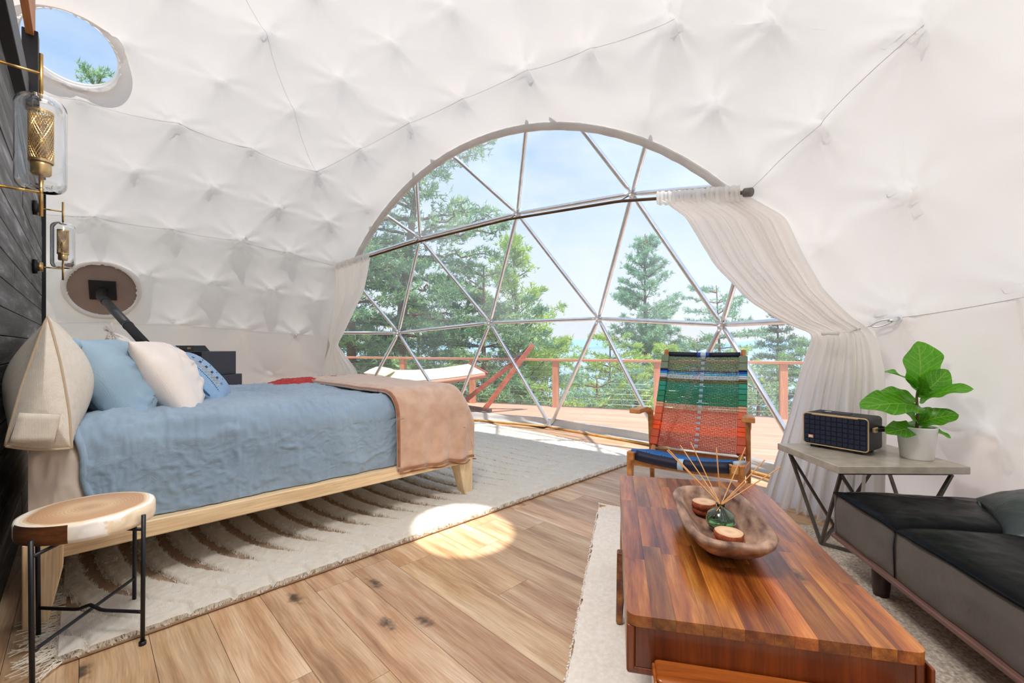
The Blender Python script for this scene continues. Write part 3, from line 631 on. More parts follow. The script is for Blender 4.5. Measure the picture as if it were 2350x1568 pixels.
curtain('curtain', 'white sheer curtain tied back at the left side of the window behind the bed',
    [(0, tL0), (0.15, px(772, 690, 5.62)), (0.35, px(756, 775, 5.5)), (0.42, px(758, 792, 5.45)), (0.55, px(742, 845, 5.4)), (1, px(725, 985, 5.4))],
    [(0, tL1), (0.15, px(835, 665, 5.5)), (0.35, px(788, 760, 5.4)), (0.42, px(772, 792, 5.4)), (0.55, px(818, 850, 5.3)), (1, px(850, 990, 5.3))], 6, 0.022, 0.42, 0.4)

# ------------------------------------------------------------------ bed
bed = thing('bed_frame', 'pale wooden platform bed frame with square tapered legs', 'bed', BW(0, 2.42, 0), RB)
BL0, BL1, BWd = -0.16, 1.955, 1.60
RW = 0.075
def rail(a, b):
    mb = MB(); mb.beam(a, b, RW if abs(a[0] - b[0]) > 0.5 else RW, 0.072); return mb
rail((BL0 + 0.02, RW / 2, 0.268), (BL1 - 0.03, RW / 2, 0.268)).build('side_rail', RUBBERWOOD, bed, False, 0.008)
rail((BL0 + 0.02, BWd - RW / 2, 0.268), (BL1 - 0.03, BWd - RW / 2, 0.268)).build('side_rail', RUBBERWOOD, bed, False, 0.008)
rail((BL1 - 0.045, 0.05, 0.268), (BL1 - 0.045, BWd - 0.05, 0.268)).build('foot_rail', RUBBERWOOD, bed, False, 0.008)
rail((BL0 + 0.045, 0.05, 0.268), (BL0 + 0.045, BWd - 0.05, 0.268)).build('head_rail', RUBBERWOOD, bed, False, 0.008)
for x, y in ((BL0 + 0.055, 0.052), (BL1 - 0.055, 0.052), (BL0 + 0.055, BWd - 0.052), (BL1 - 0.055, BWd - 0.052)):
    sx = 1 if x > 0.9 else -1; sy = 1 if y > 0.8 else -1
    vs = []
    for zz, s in ((0.0, 0.068), (0.2, 0.108), (0.312, 0.11)):
        cx_ = x + sx * (0.058 - s / 2); cy_ = y + sy * (0.058 - s / 2)
        vs += [(cx_ - s / 2, cy_ - s / 2, zz), (cx_ + s / 2, cy_ - s / 2, zz), (cx_ + s / 2, cy_ + s / 2, zz), (cx_ - s / 2, cy_ + s / 2, zz)]
    fs = [(0, 3, 2, 1), (8, 9, 10, 11)] + [(r * 4 + k, r * 4 + (k + 1) % 4, (r + 1) * 4 + (k + 1) % 4, (r + 1) * 4 + k) for r in (0, 1) for k in range(4)]
    MB().add(vs, fs).build('leg', RUBBERZ, bed, False, 0.006)
for k in range(9): MB().box((BL0 + 0.15 + k * 0.225, BWd / 2, 0.285), (0.09, BWd - 0.15, 0.018)).build('slat', RUBBERWOOD, bed, False)

def softbox(x0, x1, y0, y1, z0, z1, r, n=(160, 40, 160), puff=0.0):
    """profile across the bed (y,z) swept along x, ends rounded down; returns grid (nx, nprof, 3)"""
    prof = []
    H = z1 - z0
    for k in range(n[1]): prof.append((y0, z0 + (H - r) * k / n[1]))
    for k in range(14): a = math.pi / 2 * k / 14; prof.append((y0 + r - r * math.cos(a), z1 - r + r * math.sin(a)))
    for k in range(n[2]): prof.append((y0 + r + (y1 - y0 - 2 * r) * k / n[2], z1))
    for k in range(14): a = math.pi / 2 * k / 14; prof.append((y1 - r + r * math.sin(a), z1 - r + r * math.cos(a)))
    for k in range(n[1] + 1): prof.append((y1, z1 - r - (H - r) * k / n[1]))
    prof = np.array(prof); xs = np.linspace(x0, x1, n[0]); P = np.zeros((n[0], len(prof), 3))
    for i, x in enumerate(xs):
        P[i, :, 0] = x; P[i, :, 1] = prof[:, 0]; P[i, :, 2] = prof[:, 1]
    return P
mt = thing('mattress', 'thick mattress in a taupe fitted sheet on the bed frame', 'mattress', BW(0, 2.42, 0), RB)
mb = MB().box((0.88, BWd / 2, 0.475), (2.02, 1.44, 0.34)); o = mb.build('mattress_core', SHEET, mt, False, 0.07, 5)
P = softbox(-0.15, 0.14, 0.065, 1.54, 0.305, 0.675, 0.09, (60, 30, 60)); q = P.reshape(-1, 3)
d = 0.014 * ridge(q * np.array([9, 9, 3.5]), 21) ; P[..., 1] -= (np.where(P[..., 1] < 0.3, 1, 0) * d.reshape(P.shape[:2])); P[..., 2] += 0.3 * d.reshape(P.shape[:2])
gridmesh('fitted_sheet', P, SHEET, mt)
# duvet
dv = thing('duvet', 'crumpled blue grey linen duvet draped over the bed', 'duvet', BW(0, 2.42, 0), RB)
x0, x1 = -0.025, 1.93
P = softbox(x0, x1, 0.045, 1.60, 0.308, 0.735, 0.13, (330, 70, 230))
X = P[..., 0]; Y = P[..., 1].copy(); Z = P[..., 2].copy()
pts = np.stack([X, Y + Z, Z * 0.7], -1).reshape(-1, 3)
rd = (ridge(pts * np.array([3.3, 4.2, 3.0]) + fbm(pts * 3, 2)[:, None] * 0.6, 31) ** 2).reshape(X.shape)
rd2 = ridge(pts * np.array([24, 17, 15]) + fbm(pts * 5, 4)[:, None] * 0.9, 41, 2).reshape(X.shape)
lump = fbm(pts * 1.7, 51).reshape(X.shape)
side = np.clip((0.62 - Z) / 0.2, 0, 1) * (Y < 0.3)
cr1 = (ridge(pts * np.array([2.2, 5.0, 4.0]) + fbm(pts * 2, 8)[:, None] * 0.8, 33, 2).clip(0, 1) ** 5).reshape(X.shape); disp = 0.014 * lump + 0.008 * rd + 0.021 * cr1 + 0.008 * rd2
fold = 0.006 * np.sin(X * 23 + 2.5 * np.sin(X * 4 + 1) + Z * 9) * side
nx_, nz_ = np.where(Y < 0.17, -1.0, np.where(Y > 1.47, 1.0, 0.0)), np.where((Z > 0.60), 1.0, 0.0)
P[..., 1] += (disp + fold) * nx_ * 0.9; P[..., 2] += disp * nz_ * 1.0
# end edge drops at the foot, and the head corner curls inwards
ef = np.clip((X - 1.80) / 0.13, 0, 1); P[..., 2] -= (0.16 * ef ** 2.4) * (Z > 0.5)
eh = np.clip((0.20 - X) / 0.22, 0, 1); slant = np.clip((0.735 - Z) / 0.43, 0, 1)
P[..., 0] += (slant * 0.055 + 0.005 * np.sin(Z * 32 + 1)) * eh * (Y < 0.8)
P[..., 2] += 0.018 * np.sin(eh * math.pi) * (Z > 0.6)
P[..., 1] = np.where((P[..., 1] > 0.02) | (Y > 0.5), P[..., 1], 0.02)
gridmesh('duvet_cover', P, DUVET, dv, solid=0.008)
# rolled hem at the head end of the duvet
hp = [P[0, j] + np.array([0.004, 0, 0.0]) for j in range(0, P.shape[1], 3)]; MB().tube(hp, 0.013, 8).build('duvet_hem', DUVET, dv, True)
# throw across the foot
th = thing('throw_blanket', 'tan fleece throw with brown binding folded over the foot of the bed', 'blanket', BW(0, 2.42, 0), RB)
P = softbox(1.37, 1.965, -0.012, 1.66, 0.285, 0.775, 0.15, (110, 60, 160)); X = P[..., 0]; Y = P[..., 1].copy(); Z = P[..., 2].copy()
pts = np.stack([X, Y + Z, Z * .5], -1).reshape(-1, 3)
dd = (0.010 * fbm(pts * np.array([5, 2, 2]), 61) + 0.004 * ridge(pts * np.array([12, 4, 4]), 62)).reshape(X.shape)
sidem = (Y < 0.10) & (Z < 0.64)
hang = np.clip((0.66 - Z) / 0.36, 0, 1)
wv = 0.016 * np.sin(X * 38 + 0.7 * np.sin(Z * 8)) * hang * (Y < 0.3)
P[..., 1] += np.where(Y < 0.17, -1, 0) * (dd + wv) ; P[..., 2] += np.where(Z > 0.6, 1, 0) * dd
ef = np.clip((X - 1.83) / 0.135, 0, 1); P[..., 2] -= 0.17 * ef ** 2.2 * (Z > 0.5)
ed = np.clip((1.43 - X) / 0.06, 0, 1); P[..., 2] -= 0.024 * ed * (Z > 0.6); P[..., 1] += 0.02 * ed * (Y < 0.2)
P[..., 0] += np.where(X < 1.6, 1, 0.3) * 0.05 * np.sin(np.clip(Y, 0, 1.6) * 1.9) * -1.0 * np.clip((1.75 - X) / 0.3, 0, 1)
hem = -0.02 * (X - 1.37) / 0.6 + 0.006 * np.sin(X * 30)
P[..., 2] += hem * hang * (Y < 0.3)
gridmesh('fleece', P, THROW, th, solid=0.012)
q = P[:, 0:4].copy(); q[..., 1] -= 0.009; q[..., 2] -= 0.003; lab(gridmesh('binding', q, THROWE, th, solid=0.008), 'brown satin binding along the lower edge')
q2 = np.stack([P[:, 0] + np.array([0.02, -0.004 - 0.004 * k, -0.016 - 0.012 * k]) for k in (0, 0.7)], 1); lab(gridmesh('binding', q2, THROWE, th, solid=0.006), 'second folded layer of brown binding')
e_ = [P[2, j] + np.array([0.0, 0, 0.003]) for j in range(4, P.shape[1], 3)]; MB().tube(e_, 0.012, 8).build('fold', THROWE, th, True)
# red knitted blanket on the far side
rb = softbox(0.95, 1.80, 1.25, 1.66, 0.35, 0.765, 0.10, (80, 10, 30)); rb[..., 2] += 0.010 * fbm(rb.reshape(-1, 3) * 8, 71).reshape(rb.shape[:2]) + 0.004 * np.sin(rb[..., 0] * 150) * np.sin(rb[..., 1] * 150)
rb[:, :11, 2] = 0.74; ew = np.clip((rb[..., 0] - 0.95) / 0.25, 0, 1); rb[..., 2] = 0.70 + (rb[..., 2] - 0.70) * np.clip(ew, 0.0, 1)
o = gridmesh('knitted_blanket', rb, RED, None, solid=0.012); o.location = BW(0, 2.42, 0); o.rotation_euler = (0, 0, RB); tag(o, 'red knitted blanket folded along the far side of the bed', 'blanket')

# ---- pillows
def weld(o, d=0.0006):
    bm = bmesh.new(); bm.from_mesh(o.data); bmesh.ops.remove_doubles(bm, verts=bm.verts, dist=d); bm.to_mesh(o.data); bm.free(); o.data.shade_smooth(); return o
def pillow_mesh(W, H, T, seed, wr=0.012, ears=0.06, n=56, pw=0.5):
    s = np.sin(np.linspace(-1, 1, n) * math.pi / 2); U, Vv = np.meshgrid(s, s, indexing='ij')
    prof = np.clip((1 - np.abs(U) ** 2.6), 0, 1) ** pw * np.clip((1 - np.abs(Vv) ** 2.6), 0, 1) ** pw
    sx = 1 - ears * (1 - np.abs(Vv) ** 2) ; sy = 1 - ears * (1 - np.abs(U) ** 2)
    x = U * sx * W / 2; y = Vv * sy * H / 2
    out = []
    for sg in (1, -1):
        z = sg * prof * T / 2; p = np.stack([x, y, z], -1).reshape(-1, 3)
        k = (ridge(p * np.array([4.5, 3.4, 4]) + fbm(p * 6, seed)[:, None], seed + (sg > 0) * 7, 3) ** 2 * wr + fbm(p * 4, seed + 3) * wr * 1.2).reshape(U.shape)
        z = z + sg * k * np.clip(prof * 1.3 - 0.15, 0, 1); out.append(np.stack([x, y, z], -1))
    # closed loop: rows of both faces
    A, B = out[0], out[1][:, ::-1]; return np.concatenate([A, B], 1)
def pillow(name, label, b, w_, z, W, H, T, tilt, mat, seed, yaw=0.0, roll=0.0, cat='pillow', **k):
    """W along the headboard wall, H up, tilt = lean back towards the wall in degrees"""
    root = thing(name, label, cat, BW(b, w_, z), RB + R_(yaw))
    P = pillow_mesh(W, H, T, seed, **k)
    o = weld(gridmesh('pillow_cover', P, mat, root, closed=True))
    # local: x -> +w axis, y -> up leaned back, z(normal) -> +b
    ta = R_(tilt); Xa = Vector((0, 1, 0)); Ya = Vector((-math.sin(ta), 0, math.cos(ta))); Za = Xa.cross(Ya)
    M = Matrix((Xa, Ya, Za)).transposed()
    M = M @ Matrix.Rotation(R_(roll), 3, 'Z'); o.rotation_euler = M.to_euler(); return root, o
r_, o_ = pillow('pillow', 'blue linen pillow leaning on the wedge bolster, nearest of the scatter pillows', 0.140, 2.93, 0.862, 0.62, 0.47, 0.25, 27, PILBLUE, 3, yaw=-12, wr=0.04, ears=0.05)
e_ = [(0.31 * a, 0.22 * b, 0) for a, b in ((-1, 0.9), (-1.04, 1.06), (-0.97, 1.04))]; MB().tube(e_, [0.012, 0.02, 0.008], 8).build('corner_ear', PILBLUE, o_, True)
r_, o_ = pillow('pillow', 'cream cotton pillow leaning between the two blue pillows', 0.325, 2.92, 0.875, 0.58, 0.45, 0.19, 32, CREAM, 12, yaw=-12, wr=0.026, ears=0.05)
r_, o3 = pillow('cushion', 'small blue cushion with embroidered border of dark stitches', 0.495, 3.12, 0.857, 0.44, 0.38, 0.15, 40, plain('woven sky blue', srgb(134, 172, 212), 0.8, c2=srgb(150, 186, 222), nscale=50, bump=0.4, weave=200, sheen=0.2), 22, yaw=-18, cat='cushion', wr=0.004, ears=0.03)
pr = MB().tube([(0.22 * math.copysign(abs(math.cos(a)) ** 0.35, math.cos(a)) * 0.985, 0.165 * math.copysign(abs(math.sin(a)) ** 0.35, math.sin(a)) * 0.985, 0) for a in np.linspace(0, 2 * math.pi, 80)], 0.005, 6).build('piping', plain('blue cord', srgb(48, 84, 128), 0.8), o3, True)
# embroidery stitched on the front face near the camera-side edge
navy = plain('navy stitches', srgb(20, 34, 78), 0.7); gold = plain('gold stitches', srgb(200, 160, 70), 0.6)
def onpil(u, v): 
    pf = (1 - abs(u) ** 2.6) ** 0.5 * (1 - abs(v) ** 2.6) ** 0.5; return Vector((u * 0.22 * (1 - 0.03 * (1 - v * v)), v * 0.165 * (1 - 0.03 * (1 - u * u)), pf * 0.075 + 0.004))
mbn, mbg = MB(), MB()
for k in range(30):
    v = -0.92 + 1.84 * k / 29; mbn.box(tuple(onpil(-0.80, v)), (0.005, 0.005, 0.003))
    if k < 29:
        u1, u2 = (-0.72, -0.52) if k % 2 else (-0.52, -0.72); mbg.tube([onpil(u1, v), onpil(u2, v + 1.84 / 29)], 0.0014, 4)
    if k % 4 == 1:
        for dv_ in (-0.012, 0.03): mbn.tube([onpil(-0.50, v + dv_), onpil(-0.34, v + dv_ + 0.01)], 0.0026, 4)
    if k % 5 == 2: mbn.box(tuple(onpil(0.0, v)), (0.006, 0.006, 0.003))
tag(mbn.build('embroidery', navy, o3), 'navy stitched border', kind='stuff'); tag(mbg.build('embroidery', gold, o3), 'gold zigzag stitches', kind='stuff')
pillow('cushion', 'second blue cushion mostly hidden between cream pillow and embroidered cushion', 0.42, 3.45, 0.90, 0.46, 0.36, 0.15, 28, PILBLUE, 33, cat='cushion', wr=0.008)
r_, o_ = pillow('cushion', 'cream tufted cushion peeking out behind the blue linen pillow', 0.20, 3.52, 0.93, 0.46, 0.42, 0.15, 25, CREAM, 35, cat='cushion', wr=0.008)
mb = MB()
for k in range(70):
    a = random.uniform(-0.5, 0.5); mb.tube([(-0.225, 0.2 + a * 0.04, 0), (-0.235 + random.uniform(-0.04, 0.01), 0.21 + random.uniform(-0.05, 0.05), random.uniform(-0.03, 0.03))], 0.0016, 3)
tag(mb.build('tassel', CREAM, o_), 'shaggy cream corner tassel', kind='stuff')
# wedge bolster: triangular prism along the head, bulging faces
wb = thing('wedge_bolster', 'oatmeal linen wedge bolster with piped seams and side pocket against the wall', 'bolster', BW(0, 0, 0), RB)
T0 = [np.array((-0.195, 0.700)), np.array((-0.030, 0.665)), np.array((-0.092, 1.157))]      # (b,z): wall foot, front foot, apex
def edgept(i, t, bul):
    a, b = T0[i], T0[(i + 1) % 3]; d = b - a; nrm = np.array((d[1], -d[0])); nrm /= np.linalg.norm(nrm); return a + d * t + nrm * bul * math.sin(math.pi * t)
tri_loop = [];
def loopat(q):
    return np.array([edgept(i, k / 20, bl * q + b0_) for i, bl, b0_ in ((0, 0.03, 0.008), (1, 0.085, 0.010), (2, 0.075, 0.006)) for k in range(20)])
tri_loop = loopat(0.0); cen = np.mean(T0, axis=0)
rows = []; W0, W1 = 2.335, 3.95
for t in np.linspace(0, 1, 11)[:-1]: rows.append([(cen[0] + (p[0] - cen[0]) * t, W0 - 0.045 * (1 - t ** 2), cen[1] + (p[1] - cen[1]) * t) for p in tri_loop])
for t in np.linspace(0, 1, 60): rows.append([(p[0], W0 + (W1 - W0) * t, p[1]) for p in loopat(min(1, math.sin(min(t * 5, 1) * math.pi / 2)))])
P = np.array(rows); P[..., 2] += 0.004 * fbm(P.reshape(-1, 3) * 6, 77).reshape(P.shape[:2]); P[..., 0] += 0.004 * fbm(P.reshape(-1, 3) * 5, 78).reshape(P.shape[:2])
gridmesh('bolster_cover', P, OAT, wb, closed=True)
MB().add(P[-1], [tuple(range(60))]).build('end_panel', OAT, wb)
PIP = plain('piping cord', srgb(186, 168, 146), 0.9, bump=0.4)
MB().tube([tuple(p) for p in P[10]] + [tuple(P[10][0])], 0.0055, 6).build('piping', PIP, wb, True)
pk = []
def onend(s, t):  # bilinear on the lower part of the end face
    a = np.array((-0.182, 0.715)) * (1 - s) + np.array((-0.075, 0.700)) * s; b = np.array((-0.158, 0.815)) * (1 - s) + np.array((-0.060, 0.80)) * s; p = a * (1 - t) + b * t; return (p[0], W0 - 0.052, p[1])
G = np.array([[onend(s, t) for t in np.linspace(0, 1, 6)] for s in np.linspace(0, 1, 6)]); gridmesh('pocket', G, OAT, wb, solid=0.006)
MB().tube([onend(0, 0), onend(0, 1), onend(1, 1), onend(1, 0)], 0.0028, 5).build('pocket_stitching', PIP, wb, True)

# ------------------------------------------------------------------ wall lamps
GL = glass('lamp glass', (0.98, 0.99, 1.0))
def sconce():
    t = thing('wall_lamp', 'large brass wall lamp with clear glass jar shade, at the near side of the bed', 'lamp', BW(-0.24, 2.128, 0), RB)
    A = 0.140
    for z_ in (1.945, 1.553):
        MB().tube([(0.03, 0, z_), (A, 0, z_)], 0.0045, 10).build('arm', BRASS, t, True)
        MB().tube([(0, 0, z_), (0.022, 0, z_)], 0.048, 28).build('backplate', BLACKM, t, True, 0)
        MB().tube([(0.018, 0, z_), (0.046, 0, z_)], 0.030, 24).build('boss', BRASS, t, True)
    MB().tube([(A, 0, 1.862), (A, 0, 2.01)], 0.0055, 12).build('rod', BRASS, t, True)
    MB().tube([(A, 0, 1.475), (A, 0, 1.62)], 0.0055, 12).build('rod', BRASS, t, True)
    MB().lathe([(0.0, 1.61), (0.021, 1.61), (0.025, 1.615), (0.025, 1.66), (0.021, 1.664), (0.0, 1.664)], (A, 0, 0), 28).build('lamp_cup', BRASS, t, True)
    MB().lathe([(0.0, 1.662), (0.012, 1.665), (0.013, 1.72), (0.009, 1.735), (0, 1.74)], (A, 0, 0), 16).build('bulb_holder', BRASS, t, True)
    mb = MB(); r = 0.029; z0, z1 = 1.655, 1.815
    for k in range(26):
        for sg in (1, -1):
            pts = [(A + r * math.cos(2 * math.pi * k / 26 + sg * 2.4 * s), r * math.sin(2 * math.pi * k / 26 + sg * 2.4 * s), z0 + (z1 - z0) * s) for s in np.linspace(0, 1, 13)]
            mb.tube(pts, 0.0012, 4, False)
    for z_ in (z0, z1): mb.lathe([(r - 0.0015, z_ - 0.004), (r + 0.0015, z_ - 0.004), (r + 0.0015, z_ + 0.004), (r - 0.0015, z_ + 0.004), (r - 0.0015, z_ - 0.004)], (A, 0, 0), 32)
    tag(mb.build('mesh_screen', BRASS, t), 'perforated brass screen around the bulb', kind='stuff')
    R0 = 0.062; zb, zt = 1.558, 1.868
    out = [(0.009, zt)] + [(R0 - 0.036 + 0.036 * math.sin(a), zt - 0.036 + 0.036 * math.cos(a)) for a in np.linspace(0, math.pi / 2, 8)] + [(R0 - 0.025 + 0.025 * math.cos(a), zb + 0.03 - 0.03 * math.sin(a)) for a in np.linspace(0, math.pi / 2, 7)] + [(R0 - 0.029, zb + 0.003)]
    inn = [(max(r_ - 0.0035, 0.006), z_ + (0.0035 if z_ < 1.7 else -0.0035)) for r_, z_ in out][::-1]
    MB().lathe(out + inn + [out[0]], (A, 0, 0), 48).build('glass_shade', GL, t, True)
    return t
def copy_tree(o, parent=None):
    c = o.copy(); col.objects.link(c); c.parent = parent
    for ch in [x for x in bpy.data.objects if x.parent == o]: copy_tree(ch, c)
    return c
s1 = sconce(); s2 = copy_tree(s1); s2.location = BW(-0.24, 4.325, 0.02); s2['label'] = 'brass wall lamp with clear glass jar shade at the far side of the bed'
s1['group'] = s2['group'] = 'brass wall lamps flanking the bed'

# ------------------------------------------------------------------ stool with a slice of trunk for its top
def slice_mat(name, hc, centre=(0, 0, 0), dark=True):
    m, t = newmat(name); L = t.links; out = N(t, 'ShaderNodeOutputMaterial'); p = N(t, 'ShaderNodeBsdfPrincipled'); L.new(p.outputs[0], out.inputs[0])
    tcn = N(t, 'ShaderNodeTexCoord'); mpn = N(t, 'ShaderNodeMapping'); mpn.inputs['Location'].default_value = centre; L.new(tcn.outputs['Object'], mpn.inputs[0])
    nz = N(t, 'ShaderNodeTexNoise'); nz.inputs['Scale'].default_value = 6; nz.inputs['Detail'].default_value = 4; L.new(mpn.outputs[0], nz.inputs['Vector'])
    sp = N(t, 'ShaderNodeSeparateXYZ'); L.new(mpn.outputs[0], sp.inputs[0]); cb2 = N(t, 'ShaderNodeCombineXYZ'); L.new(sp.outputs[0], cb2.inputs[0]); L.new(sp.outputs[1], cb2.inputs[1])
    ln = N(t, 'ShaderNodeVectorMath', operation='LENGTH'); L.new(cb2.outputs[0], ln.inputs[0])
    ma = N(t, 'ShaderNodeMath', operation='MULTIPLY_ADD'); L.new(nz.outputs[0], ma.inputs[0]); ma.inputs[1].default_value = 0.05 * hc / 0.2; L.new(ln.outputs['Value'], ma.inputs[2])
    dv2 = N(t, 'ShaderNodeMath', operation='DIVIDE'); L.new(ma.outputs[0], dv2.inputs[0]); dv2.inputs[1].default_value = hc
    r = N(t, 'ShaderNodeValToRGB'); L.new(dv2.outputs[0], r.inputs[0]); e = r.color_ramp.elements
    for pos, c in ((0.0, (206, 160, 108)), (0.15, (196, 144, 92)), (0.4, (216, 176, 124)), (0.6, (200, 150, 98)), (0.84, (196, 142, 88)), (0.90, (232, 208, 168)), (1.0, (238, 218, 182))):
        x = e.new(pos); x.color = (*srgb(*c), 1)
    e.remove(e[0]); 
    wv = N(t, 'ShaderNodeMath', operation='SINE'); mm = N(t, 'ShaderNodeMath', operation='MULTIPLY'); L.new(ma.outputs[0], mm.inputs[0]); mm.inputs[1].default_value = 700 * 0.2 / hc; L.new(mm.outputs[0], wv.inputs[0])
    mr = N(t, 'ShaderNodeMapRange'); mr.inputs[1].default_value = -1; mr.inputs[3].default_value = 1.04; mr.inputs[4].default_value = 1.22; L.new(wv.outputs[0], mr.inputs[0])
    hv = N(t, 'ShaderNodeHueSaturation'); L.new(r.outputs[0], hv.inputs['Color']); L.new(mr.outputs[0], hv.inputs['Value']); hv.inputs['Saturation'].default_value = 0.82; L.new(hv.outputs[0], p.inputs['Base Color']); p.inputs['Roughness'].default_value = 0.45; return m
sx, sy = -1.4885, 1.56
sto = thing('stool', 'round side stool with slab of tree trunk on thin black legs', 'stool', (sx, sy, 0))
n = 64; ang = np.linspace(0, 2 * math.pi, n, endpoint=False)
rad = 0.178 * (1 + 0.035 * np.cos(2 * ang - 0.7) + 0.012 * np.cos(3 * ang + 1))
prof = [(0, 0.4785), (0.5, 0.4785), (0.93, 0.4785), (0.985, 0.475), (1.0, 0.466), (1.0, 0.43), (0.985, 0.418), (0.95, 0.414), (0, 0.414)]
P = np.array([[(rad[k] * r * math.cos(ang[k]), rad[k] * r * math.sin(ang[k]), z_) for k in range(n)] for r, z_ in prof])
SL = slice_mat('trunk slice', 0.205, (0.0, 0.0, 0)); o = gridmesh('seat', P, SL, sto, closed=True)
# brown bark-side patch at the left of the rim
a0_, a1_ = R_(237), R_(296); Pp = []
for a in np.linspace(a0_, a1_, 20):
    rr_ = 0.1792 * (1 + 0.035 * math.cos(2 * a - 0.7) + 0.012 * math.cos(3 * a + 1)); Pp.append([(rr_ * k * math.cos(a), rr_ * k * math.sin(a), z_) for k, z_ in ((0.985, 0.4765), (1.0, 0.466), (1.0, 0.43), (0.985, 0.417))])
lab(gridmesh('heartwood_patch', np.array(Pp), wood('dark heartwood', [srgb(84, 46, 22), srgb(112, 66, 34), srgb(134, 84, 46)], 0.5, 'X', 2, knots=0.3), sto), 'dark brown heartwood on the rim')
RF, BL_ = np.array([-1.294, 1.549]), np.array([-1.683, 1.572]); BR, FL = np.array([-1.5145, 1.773]), np.array([-1.4625, 1.348])
for q in (RF, BL_, BR, FL):
    d = q - np.array([sx, sy]); top = d * 1.06
    tq = np.array([d[0] * 1.02, d[1] * 1.02])
    o = MB().tube([(d[0], d[1], 0.0), (tq[0], tq[1], 0.455)], 0.0068, 12).tube([(d[0], d[1], 0.0), (d[0], d[1], 0.012)], 0.011, 12).build('leg', BLACKM, sto, True)
    MB().tube([(tq[0], tq[1], 0.404), (tq[0] * 0.45, tq[1] * 0.45, 0.404)], 0.006, 8).build('bracket', BLACKM, sto, True)
def xb(a, b, hump):
    pa, pb = a - np.array([sx, sy]), b - np.array([sx, sy]); pts = []
    for k in range(21):
        t = k / 20; q = pa * (1 - t) + pb * t; pts.append((q[0], q[1], 0.115 + hump * math.exp(-((t - 0.5) / 0.07) ** 2)))
    MB().tube(pts, 0.006, 10).build('crossbar', BLACKM, sto, True)
xb(BL_, RF, 0.018); xb(FL, BR, 0)

# ------------------------------------------------------------------ shag rug
RUGW0, RUGB1 = 2.07, 3.80
rug = thing('shag_rug', 'ivory shag rug with curved carved grooves lying under the bed', 'rug', BW(0, 0, 0), RB)
mb = MB(); pl = [(-0.06, RUGW0), (RUGB1, RUGW0)]
def clipw(b):  # far side of the rug, held inside the dome
    v = 4.66 ** 2 - (b - cb) ** 2; return min(4.55, cw + math.sqrt(max(v, 0)))
pl += [(b, clipw(b)) for b in np.linspace(RUGB1, -0.06, 24)]
tag(MB().prism(pl, 0.0015, 0.010).build('backing', SHAGB, rug), None)
def groove(b, w_):
    c = np.where(w_ < 3.2, 0.13 * np.clip((3.2 - w_) / 0.8, 0, 1.3) ** 3, -(w_ - 3.2) * 0.13)
    ph = ((b - c - 0.30) / 0.145) % 1.0; d = np.minimum(ph, 1 - ph) * 0.145
    fade = np.clip((w_ - 2.33) / 0.16, 0, 1); hw = (0.027 * fade) * np.where(b > 2.0, 0.40, 1.0)
    return d - hw          # >0 in pile
nT = 150000
b = rng.uniform(-0.06, RUGB1, nT); w_ = rng.uniform(RUGW0, 4.55, nT)
ok = (w_ < 99) & (np.hypot(b - cb, w_ - cw) < 4.65)
g = groove(b, w_) + rng.normal(0, 0.0035, nT)
ok &= g > 0
# thin out what the bed hides
hid = (w_ > 3.3) & (b < 1.9); ok &= ~hid | (rng.random(nT) < 0.3)
b, w_, g = b[ok], w_[ok], g[ok]; m = len(b)
wx, wy = 0.718 * 0, 0
cl = 0.5 + 0.5 * vnoise(np.stack([b * 55, w_ * 55, b * 0], 1), 5); hh = 0.025 * np.clip(g / 0.018, 0.35, 1) ** 0.5 * (0.6 + 0.75 * cl)
nb = 4; Vt = np.zeros((m, nb, 3, 3))
for k in range(nb):
    a = rng.uniform(0, 2 * math.pi, m); ln = rng.uniform(0.3, 1.0, m) * 0.016; wd_ = rng.uniform(0.0022, 0.0042, m); a2 = a + math.pi / 2
    ox, oy = rng.normal(0, 0.004, m), rng.normal(0, 0.004, m)
    Vt[:, k, 0] = np.stack([b + ox - np.cos(a2) * wd_, w_ + oy - np.sin(a2) * wd_, np.full(m, 0.008)], 1)
    Vt[:, k, 1] = np.stack([b + ox + np.cos(a2) * wd_, w_ + oy + np.sin(a2) * wd_, np.full(m, 0.008)], 1)
    Vt[:, k, 2] = np.stack([b + ox + np.cos(a) * ln, w_ + oy + np.sin(a) * ln, 0.008 + hh * rng.uniform(0.7, 1.1, m)], 1)
tag(npmesh('pile', Vt.reshape(-1, 3), np.arange(m * nb * 3).reshape(-1, 3), SHAG, rug), 'deep ivory yarn pile', kind='stuff')
# soft body under the yarn so it is never see-through
gx, gy = np.meshgrid(np.linspace(-0.06, RUGB1, 700), np.linspace(RUGW0, 4.5, 340), indexing='ij')
gg = groove(gx, gy); inside = np.hypot(gx - cb, gy - cw) < 4.64
zz = np.where((gg > 0) & inside, 0.009 + 0.022 * np.clip(gg / 0.014, 0, 1) ** 0.5, 0.0095) + 0.0045 * fbm(np.stack([gx * 50, gy * 50, gx * 0], -1).reshape(-1, 3), 3, 2).reshape(gx.shape) * (gg > 0)
zz = np.where(inside, zz, 0.002)
Pg = np.stack([gx, gy, zz], -1); ii = np.arange(gx.size).reshape(gx.shape); F = np.stack([ii[:-1, :-1], ii[1:, :-1], ii[1:, 1:], ii[:-1, 1:]], -1).reshape(-1, 4)
okf = ((gg > 0.0) & inside)[:-1, :-1].ravel() & ((gg > 0) & inside)[1:, 1:].ravel(); tag(npmesh('pile_bed', Pg.reshape(-1, 3), F[okf], SHAG, rug, True), None, kind='stuff')
